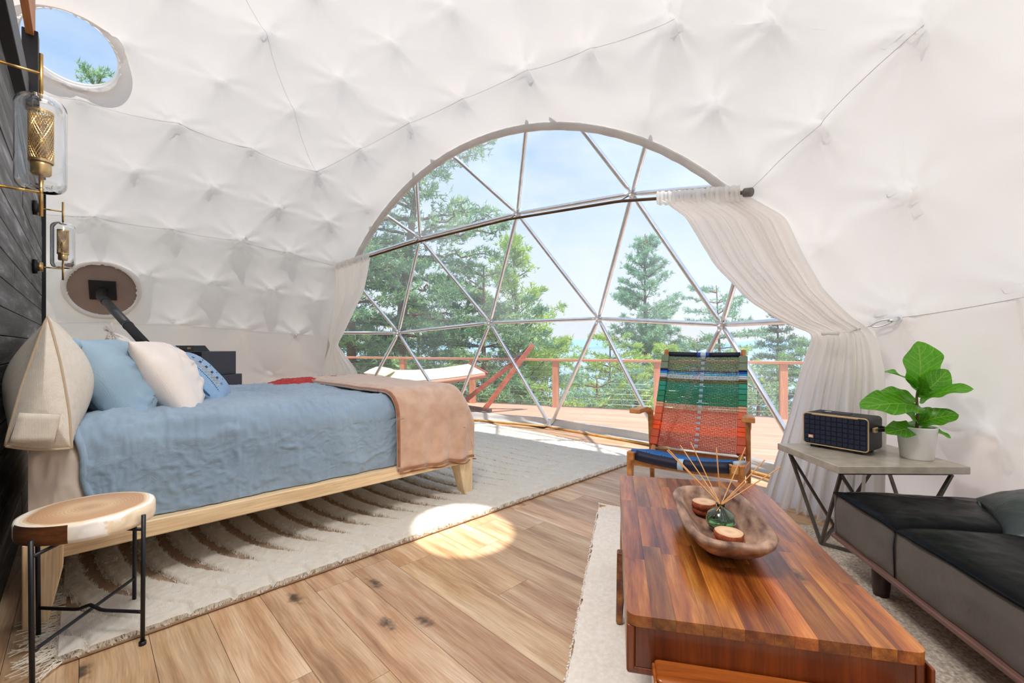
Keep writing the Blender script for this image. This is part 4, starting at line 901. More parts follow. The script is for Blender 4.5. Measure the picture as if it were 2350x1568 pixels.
# fringe at the head end
mb = MB()
for k in range(330):
    w0 = random.uniform(2.06, 2.75) if k < 240 else random.uniform(2.75, 4.2); pts = [Vector((-0.05, w0, 0.012))]; a = random.uniform(-0.9, 0.9) + math.pi; L = random.uniform(0.05, 0.11)
    for j in range(5): a += random.uniform(-0.5, 0.5); pts.append(pts[-1] + Vector((math.cos(a) * L / 4, math.sin(a) * L / 4, random.uniform(-0.002, 0.004)))); pts[-1].z = max(pts[-1].z, 0.003)
    mb.tube(pts, 0.0016, 4, False)
tag(mb.build('fringe', SHAG, rug), 'loose twisted fringe', kind='stuff')
mb = MB()
for k in range(40):
    a = -0.05 + 3.85 * k / 40; mb.tube([(a, RUGW0 - 0.001, 0.006), (a + 3.85 / 40, RUGW0 - 0.001 + 0.002 * math.sin(k * 2.3), 0.006)], 0.005, 5, False)
mb.build('edge_binding', plain('brown rug edge', srgb(150, 120, 96), 0.9), rug, True)

# ------------------------------------------------------------------ jute rug under the coffee table
RT = R_(-13.0); S_ = Vector((math.cos(RT), math.sin(RT), 0)); T_ = Vector((-math.sin(RT), math.cos(RT), 0))
o2 = Vector((0.169, 1.374, 0)); RJ = R_(-14.9)
jr = thing('jute_rug', 'flat woven ivory jute rug under the coffee table, its far corner curled up', 'rug', o2, RJ)
gx, gy = np.meshgrid(np.linspace(0, 1.7, 340), np.linspace(-0.9, 1.535, 400), indexing='ij')
zz = 0.008 + 0.0018 * np.sin(gx * 2 * math.pi / 0.019 + 0.6 * np.sin(gy * 160)) * np.cos(gy * 2 * math.pi / 0.0125) + 0.0008 * fbm(np.stack([gx * 50, gy * 50, gx * 0], -1).reshape(-1, 3), 5, 2).reshape(gx.shape)
ed = 0.005 * fbm(np.stack([gy * 0, gy * 18, gy * 0 + 2], -1).reshape(-1, 3), 8, 3).reshape(gx.shape)
gx2 = gx + ed * np.clip(1 - gx / 0.03, 0, 1) * 2
curl = np.clip((gy - 1.42) / 0.115, 0, 1) * np.clip((0.30 - gx) / 0.3, 0, 1)
zz = zz + 0.045 * curl ** 2; gy2 = gy - 0.06 * curl ** 2
gridmesh('weave', np.stack([gx2, gy2, zz], -1), JUTE, jr, solid=0.004)
mb = MB()
for k in range(150):
    y = -0.88 + 2.30 * k / 150 ; mb.tube([(-0.004 + random.uniform(-0.004, 0.004), y, 0.009), (-0.002 + random.uniform(-0.005, 0.003), y + 0.009, 0.010)], random.uniform(0.003, 0.0048), 5)
tag(mb.build('selvedge', JUTE, jr, True), 'knotted rug edge', kind='stuff')
g2x, g2y = np.meshgrid(np.linspace(0.005, 0.30, 60), np.linspace(1.40, 1.53, 26), indexing='ij'); c2_ = np.clip((g2y - 1.42) / 0.115, 0, 1) * np.clip((0.30 - g2x) / 0.3, 0, 1)
lab(gridmesh('underside', np.stack([g2x, g2y - 0.06 * c2_ ** 2 - 0.006, 0.006 + 0.045 * c2_ ** 2 - 0.003 + 0.0012 * np.sin(g2x * 500) * np.sin(g2y * 500)], -1), JUTED, jr), 'tan backing showing on the curled corner')
JUTE2 = plain('mottled jute loops', srgb(176, 158, 138), 0.95, c2=srgb(244, 234, 220), nscale=90, bump=0.9, bscale=350, spec=0.05)
gx, gy = np.meshgrid(np.linspace(0.80, 1.7, 220), np.linspace(-0.9, 1.53, 380), indexing='ij')
lab(gridmesh('looped_field', np.stack([gx, gy, 0.0125 + 0.003 * np.abs(np.sin(gx * 150 + 0.8 * np.sin(gy * 60))) * np.abs(np.cos(gy * 190)) + 0.0015 * fbm(np.stack([gx * 60, gy * 60, gx * 0], -1).reshape(-1, 3), 15, 2).reshape(gx.shape)], -1), JUTE2, jr), 'coarse mottled loops in front of the sofa')

# ------------------------------------------------------------------ coffee table
TW, TL = 0.600, 1.135
tb = thing('coffee_table', 'glossy acacia coffee table of staves with drawer end and rounded corners', 'table', (0.268, 1.035, 0), RT)
tp = empty('tabletop'); tp.parent = tb
widths = []; x = 0
while x < TW - 1e-6:
    wdt = random.choice((0.04, 0.046, 0.052, 0.058)); wdt = min(wdt, TW - x)
    if TW - x - wdt < 0.025: wdt = TW - x
    widths.append((x, x + wdt)); x += wdt
zt0, zt1 = 0.394, 0.42
for ci, (xa, xb_) in enumerate(widths):
    y = 0; cuts = [0]
    while y < TL: y += random.uniform(0.25, 0.62); cuts.append(min(y, TL))
    if len(cuts) > 2 and cuts[-1] - cuts[-2] < 0.12: cuts.pop(-2)
    for ya, yb in zip(cuts, cuts[1:]):
        rc = 0.024; g = 0.0002
        pts = [(xa + g, ya + (g if ya > 0 else 0)), (xb_ - g, ya + (g if ya > 0 else 0)), (xb_ - g, yb), (xa + g, yb)]; out = []
        for (qx, qy), (ux, uy) in zip(pts, ((1, 1), (-1, 1), (-1, -1), (1, -1))):
            corner = (ci == 0 and ux > 0 or ci == len(widths) - 1 and ux < 0) and (ya == 0 and uy > 0 or yb >= TL and uy < 0)
            if corner:
                cxx, cyy = qx + ux * rc, qy + uy * rc; base = math.atan2(-uy, -ux)
                for k in range(7):
                    a = base - math.pi / 4 + math.pi / 2 * k / 6; out.append((cxx + rc * math.cos(a), cyy + rc * math.sin(a)))
            else: out.append((qx, qy))
        MB().prism(out, zt0, zt1).build('stave', ACACIA, tp)
zb = 0.285
def uprail(n, x0, x1, y0, y1, z0, z1, mat=ACACIAX, bv=0.004): return MB().box(((x0 + x1) / 2, (y0 + y1) / 2, (z0 + z1) / 2), (x1 - x0, y1 - y0, z1 - z0)).build(n, mat, tb, False, bv)
uprail('side_panel', 0.0, 0.02, 0.004, TL - 0.004, zb, zt0 - 0.0005, bv=0.006); uprail('side_panel', TW - 0.02, TW, 0.012, TL - 0.004, zb, zt0 - 0.0005, bv=0.006)
uprail('end_panel', 0.02, TW - 0.024, 0.006, 0.022, zb + 0.012, zt0 - 0.0005, bv=0.001); uprail('end_panel', 0.02, TW - 0.02, TL - 0.022, TL - 0.006, zb, zt0 - 0.0005, bv=0.001)
uprail('bottom_panel', 0.0, TW, 0.004, TL - 0.004, zb - 0.006, zb + 0.012, bv=0.006)
uprail('side_strip', TW + 0.001, TW + 0.009, 0.0, TL, zb - 0.01, zt0 - 0.004, bv=0.003)
for x_, y_ in ((0.02, TL - 0.06), (TW - 0.03, TL - 0.06), (0.0, 0.62)):
    MB().beam((x_, y_, zb), (x_ - 0.01 if x_ < 0.3 else x_ + 0.01, y_ + 0.01, 0.014), 0.036, 0.036, (0, 1, 0), 0.024, 0.024).build('leg', ACACIA, tb, False, 0.006)
FRW = wood('orange brown frame', [srgb(128, 62, 22), srgb(164, 88, 34), srgb(190, 112, 50)], 0.25, 'X', 1.2, coat=0.3, bump=0.04)
# mitred rounded frame standing at the near end
fx0, fx1, fy, fz = 0.056, 0.57, -0.024, 0.327
lg = empty('leg_frame'); lg.parent = tb; lg['label'] = 'rounded mitred frame at the near end'
MB().add([(fx0, fy - 0.05, fz), (fx1, fy - 0.05, fz), (fx1 - 0.05, fy - 0.05, fz - 0.05), (fx0 + 0.05, fy - 0.05, fz - 0.05), (fx0, fy + 0.03, fz), (fx1, fy + 0.03, fz), (fx1 - 0.05, fy + 0.03, fz - 0.05), (fx0 + 0.05, fy + 0.03, fz - 0.05)], [(0, 1, 2, 3), (4, 5, 6, 7), (0, 1, 5, 4), (1, 2, 6, 5), (2, 3, 7, 6), (3, 0, 4, 7)]).build('top_rail', FRW, lg, False, 0.012, 4)
for sgn, xo in ((1, fx0), (-1, fx1)):
    xi = xo + sgn * 0.05
    MB().add([(xo, fy - 0.05, fz - 0.001), (xi, fy - 0.05, fz - 0.051), (xi, fy - 0.05, 0.014), (xo, fy - 0.05, 0.014), (xo, fy + 0.03, fz - 0.001), (xi, fy + 0.03, fz - 0.051), (xi, fy + 0.03, 0.014), (xo, fy + 0.03, 0.014)], [(0, 1, 2, 3), (4, 5, 6, 7), (0, 1, 5, 4), (1, 2, 6, 5), (2, 3, 7, 6), (3, 0, 4, 7)]).build('leg', FRW, lg, False, 0.012, 4)

# ---- dough bowl and what is in it
bwl = thing('dough_bowl', 'long carved weathered wooden bowl standing on the coffee table', 'bowl', (0.675, 1.445, 0.42), R_(-13.5))
def bowlring(L, W, z, e=3.5, n=72):
    out = []
    for k in range(n):
        a = 2 * math.pi * k / n; c_, s_2 = math.cos(a), math.sin(a)
        out.append((W / 2 * math.copysign(abs(c_) ** (2 / e), c_), L / 2 * math.copysign(abs(s_2) ** (2 / e), s_2), z))
    return out
rows = [bowlring(0.02, 0.01, 0.0, 2), bowlring(0.24, 0.10, 0.0, 2.4), bowlring(0.34, 0.155, 0.012), bowlring(0.44, 0.205, 0.04), bowlring(0.515, 0.25, 0.070), bowlring(0.528, 0.258, 0.084), bowlring(0.516, 0.248, 0.089), bowlring(0.472, 0.212, 0.087), bowlring(0.44, 0.19, 0.074), bowlring(0.38, 0.155, 0.045), bowlring(0.30, 0.115, 0.022), bowlring(0.18, 0.07, 0.015, 2.4), bowlring(0.02, 0.01, 0.014, 2)]
P = np.array(rows); q = P.reshape(-1, 3); P[2:-1] += 0.003 * np.stack([fbm(q * 22, 4), fbm(q * 22, 5), fbm(q * 18, 6) * 1.0], 1).reshape(P.shape)[2:-1]; P[..., 2] = np.maximum(P[..., 2], 0)
gridmesh('bowl_body', P, BOWL, bwl, closed=True)
GG = glass('green glass', (0.62, 0.86, 0.80)); 
bt = thing('reed_diffuser', 'squat green glass bottle holding rattan reeds in the wooden bowl', 'diffuser', (0.690, 1.462, 0.4365))
MB().lathe([(0.0, 0.002), (0.022, 0.0), (0.034, 0.008), (0.045, 0.028), (0.0465, 0.040), (0.040, 0.058), (0.024, 0.070), (0.0125, 0.076), (0.012, 0.086), (0.0145, 0.089), (0.010, 0.089), (0.009, 0.076), (0.021, 0.067), (0.037, 0.056), (0.043, 0.040), (0.042, 0.029), (0.032, 0.011), (0.0, 0.007)], n=36).build('bottle', GG, bt, True)
OIL = glass('scented oil', (0.45, 0.62, 0.30), 0, 1.33); MB().lathe([(0.0, 0.008), (0.031, 0.012), (0.0415, 0.029), (0.0425, 0.036), (0.0, 0.036)], n=32).build('oil', OIL, bt, True)
tips = [(1531, 1034, 1.66), (1534, 1032, 1.63), (1561, 1022, 1.64), (1585, 1015, 1.70), (1644, 1029, 1.40), (1711, 1027, 1.66), (1755, 1056, 1.52), (1715, 1106, 1.60), (1792, 1072, 1.44)]
neck = Vector((0.690, 1.462, 0.4365 + 0.083))
for (u, v, y) in tips:
    tpv = Vector(px(u, v, y)); d = (neck - tpv).normalized(); off = Vector((d.y, -d.x, 0)) * random.uniform(-0.004, 0.004); low = neck + d * 0.070 
    low.z = max(low.z, 0.4365 + 0.012); r2 = Vector((low.x - neck.x, low.y - neck.y)); 
    if r2.length > 0.030: r2 = r2.normalized() * 0.030; low.x, low.y = neck.x + r2.x, neck.y + r2.y
    MB().tube([low - Vector(bt.location), neck + off * 0.5 - Vector(bt.location), tpv - Vector(bt.location)], 0.0019, 6).build('reed', REED, bt, True)
CS = slice_mat('coaster slice', 0.070, (0, 0, 0))
def coaster(label, x_, y_, z_, r, tx=0, ty=0, h=0.020):
    t = thing('log_coaster', label, 'coaster', (x_, y_, z_), 0, 'log slice coasters in the bowl'); t.rotation_euler = (tx, ty, random.uniform(0, 6))
    n = 40; a = np.linspace(0, 2 * math.pi, n, endpoint=False); rr_ = r * (1 + 0.02 * np.sin(3 * a + x_ * 9) + 0.012 * np.sin(7 * a))
    top = [[(rr_[k] * s_3 * math.cos(a[k]), rr_[k] * s_3 * math.sin(a[k]), h) for k in range(n)] for s_3 in (0.0, 0.5, 0.95)]
    gridmesh('cut_face', np.array(top), CS, t, closed=True, smooth=False)
    sd2 = [[(rr_[k] * s_3 * math.cos(a[k]), rr_[k] * s_3 * math.sin(a[k]), z3) for k in range(n)] for s_3, z3 in ((0.95, h), (1.0, h - 0.002), (1.01, h / 2), (1.0, 0.001), (0.9, 0), (0, 0))]
    gridmesh('bark_edge', np.array(sd2), plain('red bark', srgb(120, 52, 28), 0.8, c2=srgb(170, 88, 50), nscale=60, bump=0.9, bscale=150), t, closed=True)
coaster('log slice coaster at bottom of the pair at the near end of the bowl', 0.652, 1.328, 0.450, 0.044)
coaster('log slice coaster on top of the pair at the near end of the bowl', 0.650, 1.326, 0.4705, 0.041, 0.02, 0.03)
coaster('log slice coaster at bottom of the pair behind the glass bottle', 0.690, 1.585, 0.450, 0.040)
coaster('log slice coaster on top of the pair behind the glass bottle', 0.687, 1.582, 0.4705, 0.040)

# ------------------------------------------------------------------ leather sofa
RS = R_(-10.0); sf = thing('daybed', 'low black leather daybed on a slim wooden plinth and round legs', 'sofa', (1.478, 2.03, 0), RS)
SLn, SWd = 1.90, 0.78          # local: -y runs towards the camera, +x to the right
prof_z = [0.185, 0.36]; cuts = [0.0, 0.40, 0.99, 1.52, SLn]
seat = empty('seat'); seat.parent = sf
for k, (ya, yb) in enumerate(zip(cuts, cuts[1:])):
    n1, n2 = 44, 60; s = np.linspace(0, 1, n1); t = np.linspace(0, 1, n2); Sg, Tg = np.meshgrid(s, t, indexing='ij')
    f = np.clip(1 - np.abs(2 * Sg - 1) ** 7, 0, 1) ** .5; g = np.clip(1 - np.abs(2 * Tg - 1) ** 7, 0, 1) ** .5
    z_ = 0.368 + 0.028 * f * g + 0.006 * fbm(np.stack([Sg * 4 + k, Tg * 5, Sg * 0], -1).reshape(-1, 3), 6).reshape(Sg.shape) * f * g
    if k == 3: z_ -= 0.0
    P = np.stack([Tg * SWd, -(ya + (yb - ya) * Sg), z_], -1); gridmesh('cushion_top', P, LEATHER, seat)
    # front face
    t = np.linspace(0, 1, 20); Sg, Tg = np.meshgrid(s, t, indexing='ij'); f = np.clip(1 - np.abs(2 * Sg - 1) ** 10, 0, 1) ** .5
    xx = 0.012 - 0.016 * f * np.sin(np.clip(Tg, 0.02, 1) * math.pi) ** 0.5 + 0.004 * fbm(np.stack([Sg * 5 + k, Tg * 3, Sg * 0], -1).reshape(-1, 3), 16).reshape(Sg.shape) * f
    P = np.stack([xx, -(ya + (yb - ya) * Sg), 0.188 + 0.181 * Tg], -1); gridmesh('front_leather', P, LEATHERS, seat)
pp = [(0.003, 0.0, 0.371)] + [(0.001 + 0.002 * math.sin(k), -SLn * k / 40, 0.371 + (-0.004 if any(abs(SLn * k / 40 - c) < 0.04 for c in cuts[1:-1]) else 0)) for k in range(41)]; MB().tube(pp, 0.0048, 8).build('welt', LEATHER, seat, True)
MB().tube([(0.0, 0.002, 0.371), (SWd, 0.002, 0.371)], 0.0048, 8).build('welt', LEATHER, seat, True)
for c in cuts[1:-1]:
    MB().tube([(0.006, -c, 0.366), (0.000, -c - 0.003, 0.30), (0.006, -c, 0.19)], 0.0028, 6).build('seam', BLACKM, seat, True)
    MB().tube([(0.01 + SWd * q_, -c, 0.3695) for q_ in np.linspace(0, 0.98, 8)], 0.0030, 6).build('seam', LEATHER, seat, True)
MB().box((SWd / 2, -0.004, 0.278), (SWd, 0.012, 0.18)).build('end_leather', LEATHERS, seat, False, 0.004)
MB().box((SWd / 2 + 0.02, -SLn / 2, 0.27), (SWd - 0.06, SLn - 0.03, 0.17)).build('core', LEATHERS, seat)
MB().box((SWd / 2, -SLn / 2, 0.176), (SWd + 0.02, SLn + 0.015, 0.018)).build('plinth', PLINTH, sf, False, 0.005)
for x_, y_ in ((0.085, -0.185), (0.085, -SLn + 0.3), (SWd - 0.12, -0.185)): MB().lathe([(0.0, 0.014), (0.026, 0.014), (0.031, 0.05), (0.033, 0.168), (0, 0.168)], (x_, y_, 0), 24).build('leg', DARKLEG, sf, True)
pw = thing('leather_cushion', 'dark green leather cushion with welted edge lying on the black daybed', 'cushion', (2.00, 1.58, 0.43), R_(-25))
pw.rotation_euler = (R_(6), R_(-14), R_(-38))
weld(gridmesh('cushion_cover', pillow_mesh(0.42, 0.42, 0.15, 91, wr=0.010, ears=0.05), PILLEATHER, pw, closed=True))
MB().tube([(0.212 * math.copysign(abs(math.cos(a)) ** 0.3, math.cos(a)), 0.212 * math.copysign(abs(math.sin(a)) ** 0.3, math.sin(a)), 0) for a in np.linspace(0, 2 * math.pi, 100)], 0.006, 6).build('welt', PILLEATHER, pw, True)

# ------------------------------------------------------------------ concrete side table
ct_ = thing('side_table', 'square concrete topped side table on angled iron bars', 'table', (1.513, 2.052, 0), R_(-1))
TX, TY, TZ = 0.606, 0.485, 0.487
MB().box((TX / 2, TY / 2, TZ - 0.018), (TX, TY, 0.036)).build('tabletop', CONCRETE, ct_, False, 0.004)
i0 = 0.045; cs_ = [(i0, i0), (TX - i0, i0), (TX - i0, TY - i0), (i0, TY - i0)]; mids = [(TX / 2, 0.03), (TX - 0.05, TY / 2), (TX / 2, TY - 0.03), (0.085, TY / 2)]
for a, b in zip(cs_, cs_[1:] + cs_[:1]): MB().beam((*a, TZ - 0.043), (*b, TZ - 0.043), 0.014, 0.014).build('top_bar', IRON, ct_, False)
for k in range(4):
    m_2 = mids[k]; a, b = cs_[k], cs_[(k + 1) % 4]
    for c in (a, b): MB().beam((*c, TZ - 0.05), (*m_2, 0.022), 0.014, 0.012).build('leg_bar', IRON, ct_, False)
for a, b in zip(mids, mids[1:] + mids[:1]): MB().beam((*a, 0.022), (*b, 0.022), 0.014, 0.014).build('base_bar', IRON, ct_, False)

# ---- loudspeaker
spk = thing('speaker', 'navy quilted loudspeaker with gold trim standing on the concrete table', 'speaker', (1.630, 2.478, 0.487), math.atan2(-0.25, 0.165))
# local x along the front, -y out of the front
sb = plain('black speaker shell', (0.022, 0.025, 0.028), 0.55, bump=0.2, bscale=300); gold_ = plain('pale gold trim', srgb(214, 184, 140), 0.35, 0.6, c2=srgb(222, 194, 152)); navyf = plain('navy grille cloth', srgb(22, 30, 52), 0.8, c2=srgb(30, 38, 62), nscale=200, bump=0.3, bscale=400)
W_, D_, H_ = 0.302, 0.180, 0.173; zb_ = 0.016
def rrect(w1, h1, r, n=8):
    out = []
    for cx_, cy_, a0 in ((w1 / 2 - r, h1 / 2 - r, 0), (-w1 / 2 + r, h1 / 2 - r, 90), (-w1 / 2 + r, -h1 / 2 + r, 180), (w1 / 2 - r, -h1 / 2 + r, 270)):
        for k in range(n + 1): a = R_(a0 + 90 * k / n); out.append((cx_ + r * math.cos(a), cy_ + r * math.sin(a)))
    return out
def extr(name, w1, h1, r, y0, y1, mat, bv=0.0):
    pl = rrect(w1, h1, r); n = len(pl); vs = [(W_ / 2 + x, y0, zb_ + H_ / 2 + z) for x, z in pl] + [(W_ / 2 + x, y1, zb_ + H_ / 2 + z) for x, z in pl]
    return MB().add(vs, [tuple(range(n)), tuple(range(n, 2 * n))[::-1]] + [(i, (i + 1) % n, n + (i + 1) % n, n + i) for i in range(n)]).build(name, mat, spk, False, bv)
extr('shell', W_, H_, 0.018, 0.004, D_, sb, 0.003)
pts = [(W_ / 2 + x, 0.002, zb_ + H_ / 2 + z) for x, z in rrect(W_ - 0.006, H_ - 0.006, 0.016)]; MB().tube(pts + [pts[0], pts[1]], 0.0036, 8).build('trim_ring', gold_, spk, True)
MB().box((W_ / 2, 0.0, zb_ + H_ - 0.006), (W_ * 0.70, 0.007, 0.007)).build('trim_bar', gold_, spk, False, 0.001)
extr('grille', W_ - 0.012, H_ - 0.012, 0.014, 0.0, 0.006, navyf)
nx, nz2 = 11, 6
cw_, ch_ = (W_ - 0.02) / nx, (H_ - 0.020) / nz2
for i in range(nx):
    for j in range(nz2):
        c0 = (0.010 + cw_ * (i + 0.5), 0.0, zb_ + 0.009 + ch_ * (j + 0.5)); a_, b_2 = cw_ * 0.46, ch_ * 0.46
        vs = [(c0[0] + p * a_ * q_, c0[1] - d_, c0[2] + r * b_2 * q_) for q_, d_ in ((1, 0.0), (0.86, 0.0045)) for p, r in ((-1, -1), (1, -1), (1, 1), (-1, 1))]
        MB().add(vs, [(4, 5, 6, 7)] + [(k, (k + 1) % 4, 4 + (k + 1) % 4, 4 + k) for k in range(4)]).build('quilt_square', navyf, spk)
for x_, y_ in ((0.05, 0.03), (W_ - 0.05, 0.03), (0.05, D_ - 0.03), (W_ - 0.05, D_ - 0.03)): MB().box((x_, y_, 0.008), (0.04, 0.03, 0.016)).build('foot', BLACKM, spk, False, 0.003)
MB().box((0.13, D_ / 2, zb_ + H_ + 0.001), (0.13, 0.045, 0.003)).build('top_recess', BLACKM, spk); MB().box((0.09, D_ / 2, zb_ + H_ + 0.004), (0.03, 0.018, 0.005)).build('button', STEEL, spk, False, 0.001)
hd_ = MB().box((W_ + 0.009, 0.055, zb_ + H_ * 0.66), (0.014, 0.05, 0.026)).build('handle_clasp', gold_, spk, False, 0.005)
MB().tube([(W_ + 0.014, 0.07, zb_ + H_ * 0.66), (W_ + 0.032, 0.10, zb_ + H_ * 0.66), (W_ + 0.030, 0.14, zb_ + H_ * 0.66), (W_ + 0.004, D_ * 0.9, zb_ + H_ * 0.66)], 0.010, 8).build('handle', BLACKM, spk, True)
def text(name, s, size, mat, parent, loc, rot, ext=0.0006):
    cu = bpy.data.curves.new(name, 'FONT'); cu.body = s; cu.size = size; cu.extrude = ext; cu.align_x = 'CENTER'; cu.align_y = 'CENTER'; cu.offset = size * 0.02
    tmp = bpy.data.objects.new('t', cu); col.objects.link(tmp); dg = bpy.context.evaluated_depsgraph_get(); me = bpy.data.meshes.new_from_object(tmp.evaluated_get(dg)); bpy.data.objects.remove(tmp)
    me.materials.clear(); me.materials.append(mat); o = bpy.data.objects.new(name, me); col.objects.link(o); o.parent = parent; o.location = loc; o.rotation_euler = rot; return o
bd = MB().box((0.042, -0.0052, zb_ + 0.045), (0.024, 0.0018, 0.0165)).build('badge', plain('orange badge', srgb(224, 150, 120), 0.5), spk)
text('lettering', 'JBL', 0.0145, plain('badge white', (0.9, 0.88, 0.86), 0.4), bd, (0.042, -0.0062, zb_ + 0.0455), (R_(90), 0, 0))
tag(MB().tube([(1.95, 2.37, 0.515), (2.01, 2.40, 0.503), (2.06, 2.44, 0.492), (2.09, 2.51, 0.490), (2.06, 2.56, 0.45), (2.00, 2.56, 0.28), (2.10, 2.52, 0.12), (2.14, 2.42, 0.02)], 0.0028, 6).build('power_cable', BLACKM, None, True), 'thin black cable running behind the planter and down behind the table', 'cable')

# ---- fiddle leaf fig
PX, PY = 2.013, 2.20
pt = thing('potted_plant', 'small fiddle leaf fig with bright green leaves in a white pot', 'plant', (PX, PY, 0.487))
MB().lathe([(0.0, 0.0), (0.060, 0.0), (0.064, 0.004), (0.079, 0.155), (0.080, 0.160), (0.076, 0.160), (0.074, 0.150), (0.0, 0.14)], n=44).build('pot', STONEWARE, pt, True)
MB().lathe([(0, 0.145), (0.074, 0.143)], n=24).build('soil', SOIL, pt)
STEM = plain('green brown stem', srgb(86, 92, 40), 0.7, c2=srgb(110, 84, 50), nscale=40)
MB().tube([(0.0, 0, 0.14), (0.005, 0, 0.22), (0.0, 0.0, 0.30), (0.012, 0, 0.38), (0.008, 0, 0.42)], [0.007, 0.006, 0.0055, 0.005, 0.004], 10).build('stem', STEM, pt, True)
def leaf_mat():
    m, t = newmat('fig leaf'); L = t.links; out = N(t, 'ShaderNodeOutputMaterial'); p = N(t, 'ShaderNodeBsdfPrincipled'); uv = N(t, 'ShaderNodeUVMap'); sp = N(t, 'ShaderNodeSeparateXYZ'); L.new(uv.outputs[0], sp.inputs[0])
    # v = |x| across, u along; lateral veins angled forwards
    ab = N(t, 'ShaderNodeMath', operation='ABSOLUTE'); L.new(sp.outputs[1], ab.inputs[0])
    mid = N(t, 'ShaderNodeMath', operation='LESS_THAN'); mid.inputs[1].default_value = 0.035; L.new(ab.outputs[0], mid.inputs[0])
    su = N(t, 'ShaderNodeMath', operation='MULTIPLY_ADD'); L.new(ab.outputs[0], su.inputs[0]); su.inputs[1].default_value = -0.28; L.new(sp.outputs[0], su.inputs[2])
    ml = N(t, 'ShaderNodeMath', operation='MULTIPLY'); L.new(su.outputs[0], ml.inputs[0]); ml.inputs[1].default_value = 7.0
    frn = N(t, 'ShaderNodeMath', operation='FRACT'); L.new(ml.outputs[0], frn.inputs[0]); lt = N(t, 'ShaderNodeMath', operation='LESS_THAN'); lt.inputs[1].default_value = 0.09; L.new(frn.outputs[0], lt.inputs[0])
    mxv = N(t, 'ShaderNodeMath', operation='MAXIMUM'); L.new(mid.outputs[0], mxv.inputs[0]); L.new(lt.outputs[0], mxv.inputs[1])
    nz = N(t, 'ShaderNodeTexNoise'); nz.inputs['Scale'].default_value = 14; g1 = N(t, 'ShaderNodeMix', data_type='RGBA'); L.new(nz.outputs[0], g1.inputs['Factor']); g1.inputs['A'].default_value = (0.045, 0.23, 0.008, 1); g1.inputs['B'].default_value = (0.15, 0.50, 0.02, 1)
    oi = N(t, 'ShaderNodeObjectInfo'); hv = N(t, 'ShaderNodeHueSaturation'); mr = N(t, 'ShaderNodeMapRange'); mr.inputs[3].default_value = 0.8; mr.inputs[4].default_value = 1.25; L.new(oi.outputs['Random'], mr.inputs[0]); L.new(mr.outputs[0], hv.inputs['Value']); L.new(g1.outputs['Result'], hv.inputs['Color'])
    g2 = N(t, 'ShaderNodeMix', data_type='RGBA'); fm = N(t, 'ShaderNodeMath', operation='MULTIPLY'); L.new(mxv.outputs[0], fm.inputs[0]); fm.inputs[1].default_value = 0.6; L.new(fm.outputs[0], g2.inputs['Factor']); L.new(hv.outputs[0], g2.inputs['A']); g2.inputs['B'].default_value = (0.38, 0.60, 0.10, 1)
    L.new(g2.outputs['Result'], p.inputs['Base Color']); p.inputs['Roughness'].default_value = 0.32
    bp = N(t, 'ShaderNodeBump'); bp.inputs['Strength'].default_value = 0.4; bp.inputs['Distance'].default_value = 0.002; bp.invert = True; L.new(mxv.outputs[0], bp.inputs['Height']); L.new(bp.outputs[0], p.inputs['Normal'])
    tr = N(t, 'ShaderNodeBsdfTranslucent'); L.new(g2.outputs['Result'], tr.inputs[0]); ms = N(t, 'ShaderNodeMixShader'); ms.inputs[0].default_value = 0.35; L.new(p.outputs[0], ms.inputs[1]); L.new(tr.outputs[0], ms.inputs[2]); L.new(ms.outputs[0], out.inputs[0]); return m
LM = leaf_mat()
def leaf(base, tip, width, face, bend=0.15, cup=0.12, wave=0.03):
    """base/tip in local metres, face = direction the upper side looks"""
    B, T = Vector(base), Vector(tip); L = (T - B).length; d = (T - B).normalized(); f = Vector(face); sdv = d.cross(f).normalized(); nn = sdv.cross(d).normalized()
    nu, nv = 26, 13; vs = []; uvs = []
    for i in range(nu):
        u = i / (nu - 1); wd = math.sin(math.pi * u ** 0.80) ** 0.62 * (0.62 + 0.42 * u) if 0 < u < 1 else 0.02
        wd *= 0.5 * width * (1 - 0.14 * math.exp(-((u - 0.38) / 0.12) ** 2))
        for j in range(nv):
            v = -1 + 2 * j / (nv - 1)
            p = B + d * (L * u) + sdv * (v * wd) + nn * (bend * L * (math.sin(math.pi * u) * 0.6 - u * u * 0.5) + cup * wd * v * v * 1.6 + wave * L * math.sin(u * 16 + (3 if v > 0 else 0)) * abs(v) ** 3)
            vs.append(tuple(p)); uvs.append((u, v))
    fs = [(i * nv + j, i * nv + j + 1, (i + 1) * nv + j + 1, (i + 1) * nv + j) for i in range(nu - 1) for j in range(nv - 1)]
    me = bpy.data.meshes.new('leaf'); me.from_pydata(vs, [], fs); ul = me.uv_layers.new(name='UVMap'); me.materials.append(LM); me.shade_smooth()
    for lp in me.loops: ul.data[lp.index].uv = uvs[lp.vertex_index]
    o = bpy.data.objects.new('leaf', me); col.objects.link(o); o.parent = pt
kx = 2.27 / 1015
def lp(u, v, dy=0.0): y = PY + dy; return ((u - 1175) / 1015 * y - PX, dy, 1.05 + (792 - v) / 1015 * y - 0.487)
leaf(lp(2108, 892), lp(2110, 784, -0.03), 0.27, (0.05, -1, 0.25), 0.06, 0.10)
leaf(lp(2106, 900), lp(2037, 848, -0.03), 0.12, (-0.3, -0.35, 1), 0.16)
leaf(lp(2108, 912), lp(2178, 849, -0.05), 0.13, (0.55, -0.5, 0.9), 0.16)
leaf(lp(2110, 906, 0.0), lp(2118, 866, -0.09), 0.10, (0, -0.7, 0.8), 0.12)
leaf(lp(2110, 925), lp(2229, 887, -0.16), 0.155, (0.25, -0.75, 0.75), 0.16)
leaf(lp(2112, 934), lp(1980, 930, -0.10), 0.185, (-0.1, -0.75, 0.8), 0.10)
leaf(lp(2104, 922), lp(2012, 902, 0.09), 0.150, (-0.3, -0.5, 0.9), 0.10)
